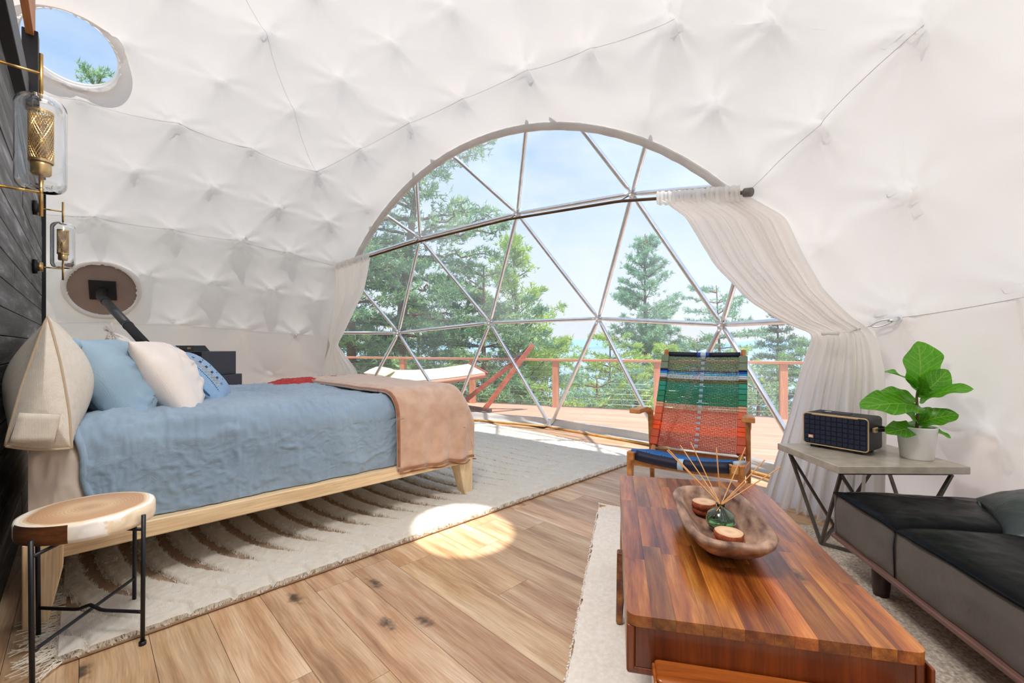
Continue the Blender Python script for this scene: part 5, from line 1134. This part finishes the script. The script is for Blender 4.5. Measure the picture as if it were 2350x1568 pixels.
leaf(lp(2107, 972), lp(2199, 950, -0.10), 0.125, (0.2, -0.8, 0.7), 0.12)
leaf(lp(2104, 975), lp(2150, 940, 0.02), 0.11, (0.2, -0.6, 0.8), 0.10)
leaf(lp(2104, 966), lp(2078, 944, -0.05), 0.09, (-0.3, -0.8, 0.6), 0.1)
leaf(lp(2106, 984), lp(2036, 992, -0.08), 0.12, (-0.2, -0.8, 0.7), 0.08)
leaf(lp(2112, 982), lp(2184, 1004, -0.08), 0.085, (0.35, -0.6, 0.9), 0.10)
leaf(lp(2108, 978), lp(2072, 968, 0.09), 0.09, (-0.1, -0.6, 0.9), 0.1)

# ------------------------------------------------------------------ woven lounge chair
RC = math.atan2(-0.53, 0.85); ch = thing('lounge_chair', 'teak lounge chair with multicoloured woven cord back and blue woven seat', 'chair', (0.985, 2.577, 0), RC)
# local: x to the viewer's right along the front, y backwards, origin under the middle of the front edge
HWd = 0.29
SF = 0.40
def bm_(a, b, w1, h1, up=(0, 0, 1), n='frame', w2=None, h2=None, bv=0.005, mat=TEAK): return MB().beam(a, b, w1, h1, up, w2, h2).build(n, mat, ch, False, bv, 3)
for sg in (-1, 1):
    x = sg * (HWd + 0.02)
    bm_((x, 0.04, 0.385), (x, 0.03, 0.0), 0.035, 0.05, (0, 1, 0), 'leg', 0.028, 0.034)
    bm_((x, 0.52, 0.58), (x, 0.58, 0.0), 0.03, 0.045, (0, 1, 0), 'leg', 0.026, 0.034)
    bm_((x, 0.02, 0.335), (x, 0.57, 0.27), 0.022, 0.055, (0, 0, 1), 'side_rail')
    # arm: sweeps forward and curls down to the rear upright
    pts = [(x, 0.55, 0.50), (x + sg * 0.002, 0.53, 0.555), (x + sg * 0.006, 0.47, 0.592), (x + sg * 0.014, 0.37, 0.607), (x + sg * 0.022, 0.20, 0.612)]
    mb = MB()
    for a, b, w1, w2 in zip(pts, pts[1:], (0.032, 0.034, 0.045, 0.058), (0.034, 0.045, 0.058, 0.072)): mb.beam(a, b, w1, 0.032, (0, 0, 1), w2, 0.032)
    mb.build('armrest', TEAK, ch, False, 0.006, 3)
bm_((-HWd - 0.02, 0.03, 0.333), (HWd + 0.02, 0.03, 0.333), 0.024, 0.062, n='front_rail')
bm_((-HWd, 0.57, 0.28), (HWd, 0.57, 0.28), 0.024, 0.05, n='rear_rail')
# seat cords: dips in the middle
def cordmat(nm, c): return plain(nm, srgb(*c), 0.55, c2=tuple(min(1, q * 1.15) for q in srgb(*c)), nscale=40, spec=0.4)
BK = cordmat('black cord', (24, 26, 40)); LB = cordmat('pale blue cord', (172, 196, 214)); SB = cordmat('blue cord', (46, 108, 176))
def seatp(s, t):  # s across -1..1, t front..back
    return np.array([s * 0.268, 0.01 + 0.53 * t, 0.402 - 0.11 * t - 0.022 * (1 - s * s) * (1 - 0.3 * t)])
st_ = lab(empty('seat'), 'woven blue seat sling'); st_.parent = ch
mbx = MB(); rows = []
for k in range(46):
    t = 0.03 + 0.94 * k / 45; P_ = [seatp(s, t) + np.array([0, 0, 0.002 * math.sin(s * 50 + (k % 2) * math.pi)]) for s in np.linspace(-1, 1, 25)]
    mbx.tube(P_, 0.0048, 5, False)
tag(mbx.build('seat_weft', SB, st_, True), 'blue cords across the seat', kind='stuff')
mbx = MB()
for k in range(30):
    s = -0.97 + 1.94 * k / 29
    if abs(s) < 0.07: continue
    P_ = [seatp(s, t) + np.array([0, 0, 0.0045 * math.cos(t * 46 * math.pi / 2 + k * 1.2)]) for t in np.linspace(0.02, 0.98, 60)]; mbx.tube(P_, 0.0026, 4, False)
tag(mbx.build('seat_warp', BK, st_, True), 'dark cords along the seat', kind='stuff')
# rolled front edge in navy with pale centre, blue wraps at the side
def roll(name, s0, s1, mat, r=0.031, lbl=None):
    pts = [seatp(s, 0.0) + np.array([0, 0.0, -0.030]) for s in np.linspace(s0, s1, 14)]; o = MB().tube(pts, r, 14).build(name, mat, st_, True)
    if lbl: o['label'] = lbl
    o.scale = (1, 1, 1); return o
NV = cordmat('navy cord', (22, 25, 48)); roll('front_roll', -0.98, -0.06, NV, lbl='navy cord roll'); roll('front_roll', 0.04, 0.93, NV, lbl='navy cord roll'); roll('front_roll', -0.07, 0.05, LB, 0.0325, 'pale blue centre wrap')
for sg in (-1, 1):
    bm_((sg * 0.285, -0.050, 0.376), (sg * 0.285, 0.55, 0.262), 0.036, 0.05, n='seat_rail', bv=0.008)
    a_, b_3 = seatp(sg, 0.0), seatp(sg, 1.0)
    pts = [np.array([sg * 0.285, 0.03 + 0.5 * t, 0.374 - 0.104 * t]) for t in np.linspace(0, 1, 6)]
    mbw = MB()
    for a, b in zip(pts, pts[1:]): mbw.beam(a, b, 0.045, 0.058)
    mbw.build('side_wrap', SB if sg < 0 else LB, st_, False, 0.01)
# back
B0, B1 = np.array([0, 0.46, 0.335]), np.array([0, 0.80, 1.0]); bw0, bw1 = 0.275, 0.262
def backp(s, t, h=0.0):
    c = B0 * (1 - t) + B1 * t; hw = bw0 * (1 - t) + bw1 * t; nf = unit(np.array([0, -(B1 - B0)[2], (B1 - B0)[1]])); return c + np.array([s * hw, 0, 0]) + nf * (h - 0.012 * (1 - s * s) + 0.03 * math.sin(math.pi * t) * -1)
bk = lab(empty('backrest'), 'tall backrest woven in bands of coloured cord'); bk.parent = ch
for sg in (-1, 1): MB().tube([backp(sg * 1.0, t, 0.0) for t in np.linspace(-0.06, 1.02, 12)], 0.0165, 4).build('back_post', TEAK, bk, False, 0.003)
for s0, s1, mt_, l_ in ((-0.93, -0.16, NV, 'navy top wrap'), (0.16, 0.93, NV, 'navy top wrap'), (-0.16, -0.07, cordmat('royal cord', (28, 66, 150)), 'royal blue wrap'), (0.07, 0.16, cordmat('royal cord', (28, 66, 150)), 'royal blue wrap'), (-0.07, 0.07, LB, 'pale blue centre wrap')):
    lab(MB().tube([backp(s, 0.975) for s in np.linspace(s0, s1, 6)], 0.018, 12).build('top_bar_wrap', mt_, bk, True), l_)
bands = [(0.255, 0.385, (112, 128, 106), 'sage green'), (0.385, 0.400, (26, 40, 90), 'navy'), (0.400, 0.414, (40, 96, 200), 'royal blue'), (0.414, 0.430, (40, 160, 210), 'cyan'), (0.430, 0.466, (190, 196, 214), 'pale grey'), (0.466, 0.502, (92, 86, 50), 'olive'), (0.502, 0.595, (24, 132, 112), 'teal'), (0.595, 0.700, (14, 120, 86), 'emerald'), (0.700, 0.750, (206, 152, 122), 'tan'), (0.750, 0.880, (206, 92, 56), 'rust'), (0.880, 0.962, (236, 84, 22), 'bright orange'), (0.962, 1.10, (190, 78, 46), 'brick red')]
for y0, y1, c, nm in bands:
    t1 = 0.955 - (y0 - 0.255) / 0.845 * 0.94; t0 = 0.955 - (y1 - 0.255) / 0.845 * 0.94
    m_c = cordmat(nm + ' cord', c); nr = max(1, round((t1 - t0) * 0.747 / 0.0098)); mb = MB()
    for k in range(nr):
        t = t1 - (t1 - t0) * (k + 0.5) / nr
        pts = [backp(s, t, 0.0014 * math.sin(s * 62 + (k % 2) * math.pi)) for s in np.linspace(-1, 1, 31)]; mb.tube(pts, 0.0041, 5, False)
    lab(mb.build('woven_band', m_c, bk, True), nm + ' band of cord')['kind'] = 'stuff'
    for sg in (-1, 1): MB().beam(backp(sg * 1.0, t0), backp(sg * 1.0, (t0 + t1) / 2), 0.054, 0.046).beam(backp(sg * 1.0, (t0 + t1) / 2), backp(sg * 1.0, t1), 0.054, 0.046).build('side_wrap', m_c, bk, False, 0.006)
mb = MB()
for k in range(44):
    s = -0.90 + 1.80 * k / 43
    if abs(s) < 0.05: continue
    mb.tube([backp(s, t, 0.0036 * math.cos(t * 38 * math.pi + (k % 2) * math.pi)) for t in np.linspace(0.02, 0.955, 150)], 0.0013, 4, False)
tag(mb.build('warp_cords', BK, bk, True), 'dark cords down the back', kind='stuff')
mb = MB()
for s in (-0.035, -0.012, 0.012, 0.035): mb.tube([backp(s, t, 0.0040 * math.cos(t * 36 * math.pi)) for t in np.linspace(0.02, 0.955, 140)], 0.0030, 4, False)
tag(mb.build('centre_cords', LB, bk, True), 'pale blue cords down the middle', kind='stuff')

# ------------------------------------------------------------------ outside: deck, railing, hammock
RP0 = Vector((0.76, 7.7, 0)); RDv = Vector((0.935, -0.354, 0)).normalized(); RNv = Vector((0.354, 0.935, 0)).normalized(); RA = math.atan2(RDv.y, RDv.x); DZ = -0.03
dk = tag(empty('deck', (0, 0, 0)), 'sunlit reddish wooden deck outside the window', None, None, 'structure')
for k in range(44):
    p = RP0 + RNv * (0.12 - 0.143 * k) + RDv * (1.0 if k < 30 else 3.2)
    L_ = 12.4 if k < 30 else 8
    for s_ in (-1, 1): MB().box((0, 0, 0), (L_ / 2 - 0.004, 0.138, 0.03)).build('board', DECKW, dk, False, loc=(p + RDv * (s_ * L_ / 4 + (0.7 if k % 2 else -0.4))) + Vector((0, 0, DZ - 0.016)), rot=(0, 0, RA))
rl = thing('deck_railing', 'cedar deck railing with steel cables between square posts', 'railing')
MB().box((0, 0, 0), (14, 0.14, 0.04)).build('top_rail', CEDAR, rl, False, 0.004, loc=RP0 + RDv * 1.0 + Vector((0, 0, 0.79)), rot=(0, 0, RA))
CEDZ = wood('cedar post', [srgb(196, 134, 96), srgb(214, 154, 114), srgb(226, 172, 132)], 0.6, 'Z', 0.8, rnd=0.06, bump=0.2)
for s_ in (-4.75, -3.13, -1.597, 0.0, 1.68, 3.44, 5.1): MB().box((0, 0, 0.37), (0.10, 0.10, 0.80)).build('post', CEDZ, rl, False, 0.003, loc=RP0 + RDv * s_ + Vector((0, 0, 0)), rot=(0, 0, RA))
for k in range(8):
    z_ = 0.06 + 0.087 * k; a = RP0 + RDv * -5; b = RP0 + RDv * 7; MB().tube([a + Vector((0, 0, z_)), b + Vector((0, 0, z_))], 0.0026, 5).build('cable', STEEL, rl, True)
hs = thing('hammock_stand', 'reddish wooden hammock stand of slanting beams on dark feet', 'stand')
HWN = wood('stained stand wood', [srgb(150, 74, 54), srgb(178, 98, 74), srgb(196, 118, 92)], 0.5, 'Y', 0.8)
apx = Vector((0.34, 7.18, 1.06))
MB().beam((-0.44, 7.05, 0.02), tuple(apx), 0.055, 0.075).build('beam', HWN, hs, False, 0.005)
MB().beam((-0.90, 7.55, 0.02), (0.26, 7.24, 0.94), 0.055, 0.075).build('beam', HWN, hs, False, 0.005)
MB().beam((-4.0, 7.2, 1.0), (-3.2, 7.0, 0.02), 0.055, 0.075).build('beam', HWN, hs, False, 0.005)
MB().beam((-0.34, 6.98, 0.015), (-0.98, 7.62, 0.015), 0.07, 0.05).build('foot', plain('dark foot', srgb(70, 66, 74), 0.6), hs, False, 0.004)
MB().beam((-3.4, 6.9, 0.015), (-3.0, 7.6, 0.015), 0.07, 0.05).build('foot', plain('dark foot', srgb(70, 66, 74), 0.6), hs, False, 0.004)
MB().tube([apx + Vector((-0.02, 0, 0.02)), apx + Vector((-0.17, 0.02, -0.14))], 0.014, 8).build('chain', BLACKM, hs, True)
hm = thing('hammock', 'off white cloth hammock with pillow slung from the wooden stand', 'hammock')
A0, A1, B0_, B1_ = np.array([-2.50, 7.15, 0.47]), np.array([-2.42, 7.85, 0.62]), np.array([-0.40, 6.92, 0.615]), np.array([-0.74, 7.72, 0.72])
P = np.zeros((50, 26, 3))
for i, s in enumerate(np.linspace(0, 1, 50)):
    for j, t in enumerate(np.linspace(0, 1, 26)):
        p = (A0 * (1 - t) + A1 * t) * (1 - s) + (B0_ * (1 - t) + B1_ * t) * s; p[2] -= 0.14 * math.sin(math.pi * s) * (0.4 + 0.6 * math.sin(math.pi * t)) ; P[i, j] = p
gridmesh('cloth', P, plain('canvas', srgb(222, 218, 196), 0.9, trans=0.2), hm, solid=0.01)
lab(gridmesh('border', P[:, 0:3] + np.array([0, -0.01, -0.045]), plain('pink canvas edge', srgb(206, 150, 128), 0.9), hm, solid=0.07), 'pinkish lower border')
for a, b in ((A0, A1), (B0_, B1_)): MB().tube([a + (a - b) * 0.06, b + (b - a) * 0.06], 0.02, 8).build('spreader_bar', plain('spreader', srgb(150, 70, 50), 0.6), hm, True)
mb = MB()
for k in range(9):
    t = k / 8; mb.tube([B0_ * (1 - t) + B1_ * t, np.array(apx) + np.array([-0.14, 0.02, -0.14])], 0.0035, 4); mb.tube([A0 * (1 - t) + A1 * t, np.array([-3.95, 7.2, 0.95])], 0.0035, 4)
tag(mb.build('ropes', plain('dark rope', (0.03, 0.03, 0.035), 0.8), hm), 'fan of dark ropes', kind='stuff')
pq = gridmesh('pillow', pillow_mesh(0.62, 0.34, 0.13, 5, wr=0.006), plain('canvas pillow', srgb(226, 222, 204), 0.9), hm, closed=True); pq.location = (-2.22, 7.45, 0.60); pq.rotation_euler = (R_(8), R_(-5), R_(88))

# ------------------------------------------------------------------ land, lake, hills, trees
def height(x, y):
    s = ((x - RP0.x) * RNv.x + (y - RP0.y) * RNv.y); s = np.clip(s, -3, 70); return -1.2 - 10.3 * np.clip((s + 1) / 48, 0, 1) ** 1.25
gx, gy = np.meshgrid(np.linspace(-70, 90, 120), np.linspace(-40, 75, 110), indexing='ij'); gz = height(gx, gy) + 0.5 * fbm(np.stack([gx * .15, gy * .15, gx * 0], -1).reshape(-1, 3), 3).reshape(gx.shape)
gz = np.where(np.hypot(gx - CX, gy - CY) < 9, np.minimum(gz, -1.0), gz)
g_ = gridmesh('ground', np.stack([gx, gy, gz], -1), plain('forest floor', srgb(70, 92, 44), 0.95, c2=srgb(120, 134, 70), nscale=0.7), None); g_['kind'] = 'structure'
lk = MB().add([(-2500, 20, -11.2), (2500, 20, -11.2), (2500, 4000, -11.2), (-2500, 4000, -11.2)], [(0, 1, 2, 3)]).build('lake', plain('lake water', srgb(120, 160, 200), 0.18, c2=srgb(132, 170, 208), nscale=0.02, bump=0.6, bscale=0.5)); lk['kind'] = 'structure'
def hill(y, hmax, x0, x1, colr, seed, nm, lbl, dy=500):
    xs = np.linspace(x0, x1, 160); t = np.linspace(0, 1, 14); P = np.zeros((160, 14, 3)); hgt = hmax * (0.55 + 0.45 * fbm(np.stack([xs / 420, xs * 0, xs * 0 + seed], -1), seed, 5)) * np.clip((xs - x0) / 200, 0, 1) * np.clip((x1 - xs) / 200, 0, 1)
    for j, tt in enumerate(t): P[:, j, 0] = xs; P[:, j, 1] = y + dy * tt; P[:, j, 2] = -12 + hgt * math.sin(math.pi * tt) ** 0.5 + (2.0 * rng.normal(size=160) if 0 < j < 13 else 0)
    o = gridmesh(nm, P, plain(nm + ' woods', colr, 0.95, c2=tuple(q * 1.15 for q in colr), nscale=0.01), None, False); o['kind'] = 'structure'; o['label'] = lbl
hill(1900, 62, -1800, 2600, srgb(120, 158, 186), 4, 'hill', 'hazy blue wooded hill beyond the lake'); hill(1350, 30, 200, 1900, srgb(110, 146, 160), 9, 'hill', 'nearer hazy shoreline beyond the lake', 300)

def needle_mat(name, c1, c2, c3):
    m, t = newmat(name); L = t.links; out = N(t, 'ShaderNodeOutputMaterial'); p = N(t, 'ShaderNodeBsdfPrincipled'); tcn = N(t, 'ShaderNodeTexCoord')
    nz = N(t, 'ShaderNodeTexNoise'); nz.inputs['Scale'].default_value = 1.4; nz.inputs['Detail'].default_value = 6; nz.inputs['Roughness'].default_value = 0.7; L.new(tcn.outputs['Object'], nz.inputs['Vector'])
    r = N(t, 'ShaderNodeValToRGB'); L.new(nz.outputs[0], r.inputs[0]); e = r.color_ramp.elements; e[0].position = 0.35; e[0].color = (*c1, 1); e[1].position = 0.68; e[1].color = (*c3, 1); x = e.new(0.5); x.color = (*c2, 1)
    L.new(r.outputs[0], p.inputs['Base Color']); p.inputs['Roughness'].default_value = 0.7; p.inputs['Specular IOR Level'].default_value = 0.15
    tr = N(t, 'ShaderNodeBsdfTranslucent'); L.new(r.outputs[0], tr.inputs[0]); ms = N(t, 'ShaderNodeMixShader'); ms.inputs[0].default_value = 0.35; L.new(p.outputs[0], ms.inputs[1]); L.new(tr.outputs[0], ms.inputs[2]); L.new(ms.outputs[0], out.inputs[0]); return m
NPINE = needle_mat('pine needles', srgb(104, 144, 120), srgb(140, 178, 134), srgb(184, 212, 142)); NBLUE = needle_mat('blue green needles', srgb(124, 168, 150), srgb(150, 192, 162), srgb(182, 214, 174))
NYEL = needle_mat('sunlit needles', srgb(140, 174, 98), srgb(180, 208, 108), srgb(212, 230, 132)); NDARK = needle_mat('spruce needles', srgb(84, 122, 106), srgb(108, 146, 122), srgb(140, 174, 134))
def tufts(P, D, size, nb=7, spread=0.8):
    """needle tufts at points P pointing along D"""
    m = len(P); V = np.zeros((m, nb, 3, 3)); 
    for k in range(nb):
        d = D + rng.normal(0, spread, (m, 3)); d /= np.linalg.norm(d, axis=1)[:, None]; L = size * rng.uniform(0.6, 1.2, (m, 1)); s = np.cross(d, rng.normal(size=(m, 3))); s /= np.linalg.norm(s, axis=1)[:, None]
        q = P + rng.normal(0, size * 0.15, (m, 3)); V[:, k, 0] = q - s * size * 0.10; V[:, k, 1] = q + s * size * 0.10; V[:, k, 2] = q + d * L
    return V.reshape(-1, 3)
def conifer(label, name, x, y, H, rad, dens, mat, seed, crown0=0.15, style='pine', tuft=0.14, lean=(0, 0), trunk_r=0.14, group=None, zbase=None, top_r=0.12, nb=7, branch_step=0.42):
    rs = np.random.default_rng(seed); zb = float(height(np.array(x), np.array(y))) if zbase is None else zbase; root = thing(name, label, 'tree', (x, y, zb), 0, group)
    HH = H - zb; tr = [(lean[0] * t * t, lean[1] * t * t, HH * t) for t in np.linspace(0, 1, 12)]; MB().tube(tr, [trunk_r * (1 - 0.85 * t) for t in np.linspace(0, 1, 12)], 9).build('trunk', BARK, root, True)
    brm = MB(); Ps = []; Ds = []; z = crown0 * HH
    while z < HH * 0.985:
        t = (z / HH - crown0) / (1 - crown0); 
        env = (1 - t) ** 0.75 * (0.55 + 0.45 * min(1, t * 4)) if style != 'round' else math.sin(math.pi * (0.12 + 0.85 * t)) ** 0.6
        env = max(env, top_r); nbz = rs.integers(3, 6)
        for k in range(nbz):
            a = rs.uniform(0, 2 * math.pi); L = rad * env * rs.uniform(0.65, 1.15); up = (0.10 if style == 'pine' else -0.10) + 0.5 * t + rs.uniform(-0.1, 0.15)
            d = np.array([math.cos(a), math.sin(a), 0.0]); p0 = np.array([lean[0] * (z / HH) ** 2, lean[1] * (z / HH) ** 2, z]); n_s = max(4, int(L / 0.16)); pts = []
            for s in np.linspace(0, 1, n_s): pts.append(p0 + d * L * s + np.array([0, 0, L * (up * s + 0.16 * s * s * (1 if style == 'pine' else -0.3))]) + rs.normal(0, 0.025, 3) * s * L)
            brm.tube(pts, [max(0.006, trunk_r * 0.22 * (1 - 0.8 * s)) for s in np.linspace(0, 1, n_s)], 4, False)
            for s, q in zip(np.linspace(0, 1, n_s), pts):
                if s < 0.22: continue
                c = max(1, int(dens * (0.5 + s))); side = np.array([-d[1], d[0], 0]); wd = L * 0.26 * math.sin(math.pi * min(1, 0.25 + s * 0.75)) + 0.06
                o_x = rs.normal(0, 1, (c, 1)) * wd * 0.8; Pq = q + side * o_x + rs.normal(0, 0.07, (c, 3)) * np.array([1, 1, 0.7]) + d * rs.normal(0, 0.1, (c, 1)); Ps.append(Pq); Ds.append(np.tile(d * 0.6 + np.array([0, 0, 0.55]), (c, 1)) + side * np.sign(o_x) * 0.4)
        z += branch_step * rs.uniform(0.7, 1.3)
    P_, D_ = np.concatenate(Ps), np.concatenate(Ds); V = tufts(P_, D_, tuft, nb)
    tag(brm.build('branches', BARK, root, True), None, kind='stuff'); tag(npmesh('needles', V, np.arange(len(V)).reshape(-1, 3), mat, root), None, kind='stuff'); return root
def at(u, y): return ((u - 1175) / 1015 * y, y)
def topz(v, y): return 1.05 + (792 - v) / 1015 * y
G_ = 'trees beyond the deck'
x, y = at(912, 12.5); conifer('big pine with long clumped branches behind the hammock, tallest tree in the window', 'pine_tree', x, y, topz(275, 12.5), 3.0, 6, NPINE, 11, 0.16, 'round', 0.17, (0.9, 0), 0.22, G_, nb=8, branch_step=0.34)
x, y = at(806, 11.5); conifer('pine trunk and boughs half hidden by the left curtain', 'pine_tree', x, y, 5.2, 2.0, 8, NPINE, 12, 0.3, 'round', 0.15, (0, 0), 0.17, G_, branch_step=0.4)
x, y = at(1190, 15); conifer('young bushy pine right of the tallest pine', 'pine_tree', x, y, topz(548, 15), 2.5, 9, NYEL, 13, 0.10, 'pine', 0.15, (-0.2, 0), 0.13, G_, branch_step=0.30)
x, y = at(1110, 13.5); conifer('shaggy pine filling the gap beside the hammock stand', 'pine_tree', x, y, topz(610, 13.5), 2.2, 9, NPINE, 14, 0.08, 'round', 0.16, (0, 0), 0.12, G_, branch_step=0.36)
x, y = at(1480, 23); conifer('tall blue green pine standing alone above the chair', 'pine_tree', x, y, topz(538, 23), 2.9, 9, NBLUE, 15, 0.15, 'pine', 0.22, (0, 0), 0.18, G_, branch_step=0.5)
x, y = at(1655, 27); conifer('thin open pine right of the blue green one', 'pine_tree', x, y, topz(655, 27), 2.9, 4, NBLUE, 16, 0.3, 'round', 0.22, (-0.3, 0), 0.16, G_, branch_step=0.7)
x, y = at(1785, 21); conifer('dark layered spruce beside the right curtain', 'spruce_tree', x, y, topz(722, 21), 2.6, 9, NDARK, 17, 0.05, 'spruce', 0.17, (0, 0), 0.15, G_, branch_step=0.42)
fill = [(960, 16, 690, NYEL, 'yellow green young pine behind the hammock cloth'), (865, 15, 720, NYEL, 'sunlit bushy pine beyond the left end of the hammock'), (1060, 18, 730, NYEL, 'bright young pine behind the hammock stand'), (1245, 17, 790, NYEL, 'low sunlit pine just right of the hammock stand'), (1310, 19, 860, NPINE, 'low pine with the lake showing above it'), (1400, 20, 765, NYEL, 'bushy sunlit pine left under the lone tall pine'), (1530, 18, 790, NYEL, 'spreading sunlit pine behind the chair back'), (1600, 22, 775, NPINE, 'rounded green pine between chair and spruce'), (1690, 17, 800, NYEL, 'low sunlit pine right of the chair back'), (1850, 19, 790, NPINE, 'green pine seen through the right curtain edge'), (1170, 12.5, 850, NPINE, 'dark low pine behind the railing near the stand'), (1370, 13.5, 868, NBLUE, 'low blue green pine behind the railing centre'), (1460, 14, 862, NYEL, 'low pale pine behind the railing left of the chair'), (1270, 13, 878, NYEL, 'low yellow green pine at the middle railing post'), (1010, 12, 850, NPINE, 'dark low pine under the hammock'), (890, 12, 850, NYEL, 'low sunlit pine under the left end of the hammock'), (1620, 14, 868, NBLUE, 'low blue green pine behind the chair'), (1740, 13, 872, NPINE, 'low green pine behind the railing right of the chair')]
for i, (u, y, v, mt_, lb) in enumerate(fill):
    x, y = at(u, y); low = v > 840
    conifer(lb, 'pine_tree', x, y, topz(v, y), 1.9 if not low else 1.7, 7 if not low else 8, mt_, 40 + i, 0.05 if low else 0.12, 'round' if i % 2 else 'pine', 0.16, (0, 0), 0.10, G_, branch_step=0.38)
conifer('green treetop seen through the round porthole', 'pine_tree', -13.6, 14.2, 9.75, 1.5, 9, NPINE, 80, 0.5, 'round', 0.16, (0.3, 0), 0.15, None, branch_step=0.36)
conifer('sparse branch tips at the lower right of the porthole', 'pine_tree', -13.0, 14.6, 9.3, 1.5, 4, NPINE, 81, 0.5, 'round', 0.14, (0.3, 0), 0.12, None, branch_step=0.5)

# ------------------------------------------------------------------ added fill light in an unseen drum lamp, brightens floor and foreground
pd_ = thing('fill_lamp', 'added fill light in a wide white drum shade, out of view overhead', 'lamp', (-0.35, 0.85, 2.95))
MB().lathe([(0.40, -0.10), (0.42, -0.10), (0.42, 0.10), (0.40, 0.10), (0.40, -0.10)], n=48).build('fill_lamp_shade', TRIMW, pd_, True)
MB().lathe([(0.0, 0.085), (0.40, 0.085)], n=48).build('shade_top', plain('shade lining', (0.9, 0.89, 0.87), 0.7), pd_)
MB().tube([(0, 0, 0.08), (0, 0, 1.30)], 0.006, 8).build('cord', BLACKM, pd_, True)
ld = bpy.data.lights.new('fill_light', 'AREA'); ld.shape = 'DISK'; ld.size = 0.76; ld.energy = 19; ld.color = (1.0, 0.96, 0.91)
lo = bpy.data.objects.new('fill_light', ld); col.objects.link(lo); lo.parent = pd_; lo.location = (0, 0, -0.06)
# padded hem of the dome fabric along the floor
aw = math.atan2(WN[1], WN[0]); hw_ = math.acos(min(1, WD / 4.78)) + 0.03
pts = [(CX + 4.735 * math.cos(aw + a), CY + 4.735 * math.sin(aw + a), 0.04) for a in np.linspace(hw_, 2 * math.pi - hw_, 160)]
b_ = MB().tube(pts, 0.055, 8).build('baseboard_dome', LINER, None, True); b_['kind'] = 'structure'; b_['label'] = 'white fabric hem along the foot of the dome wall'
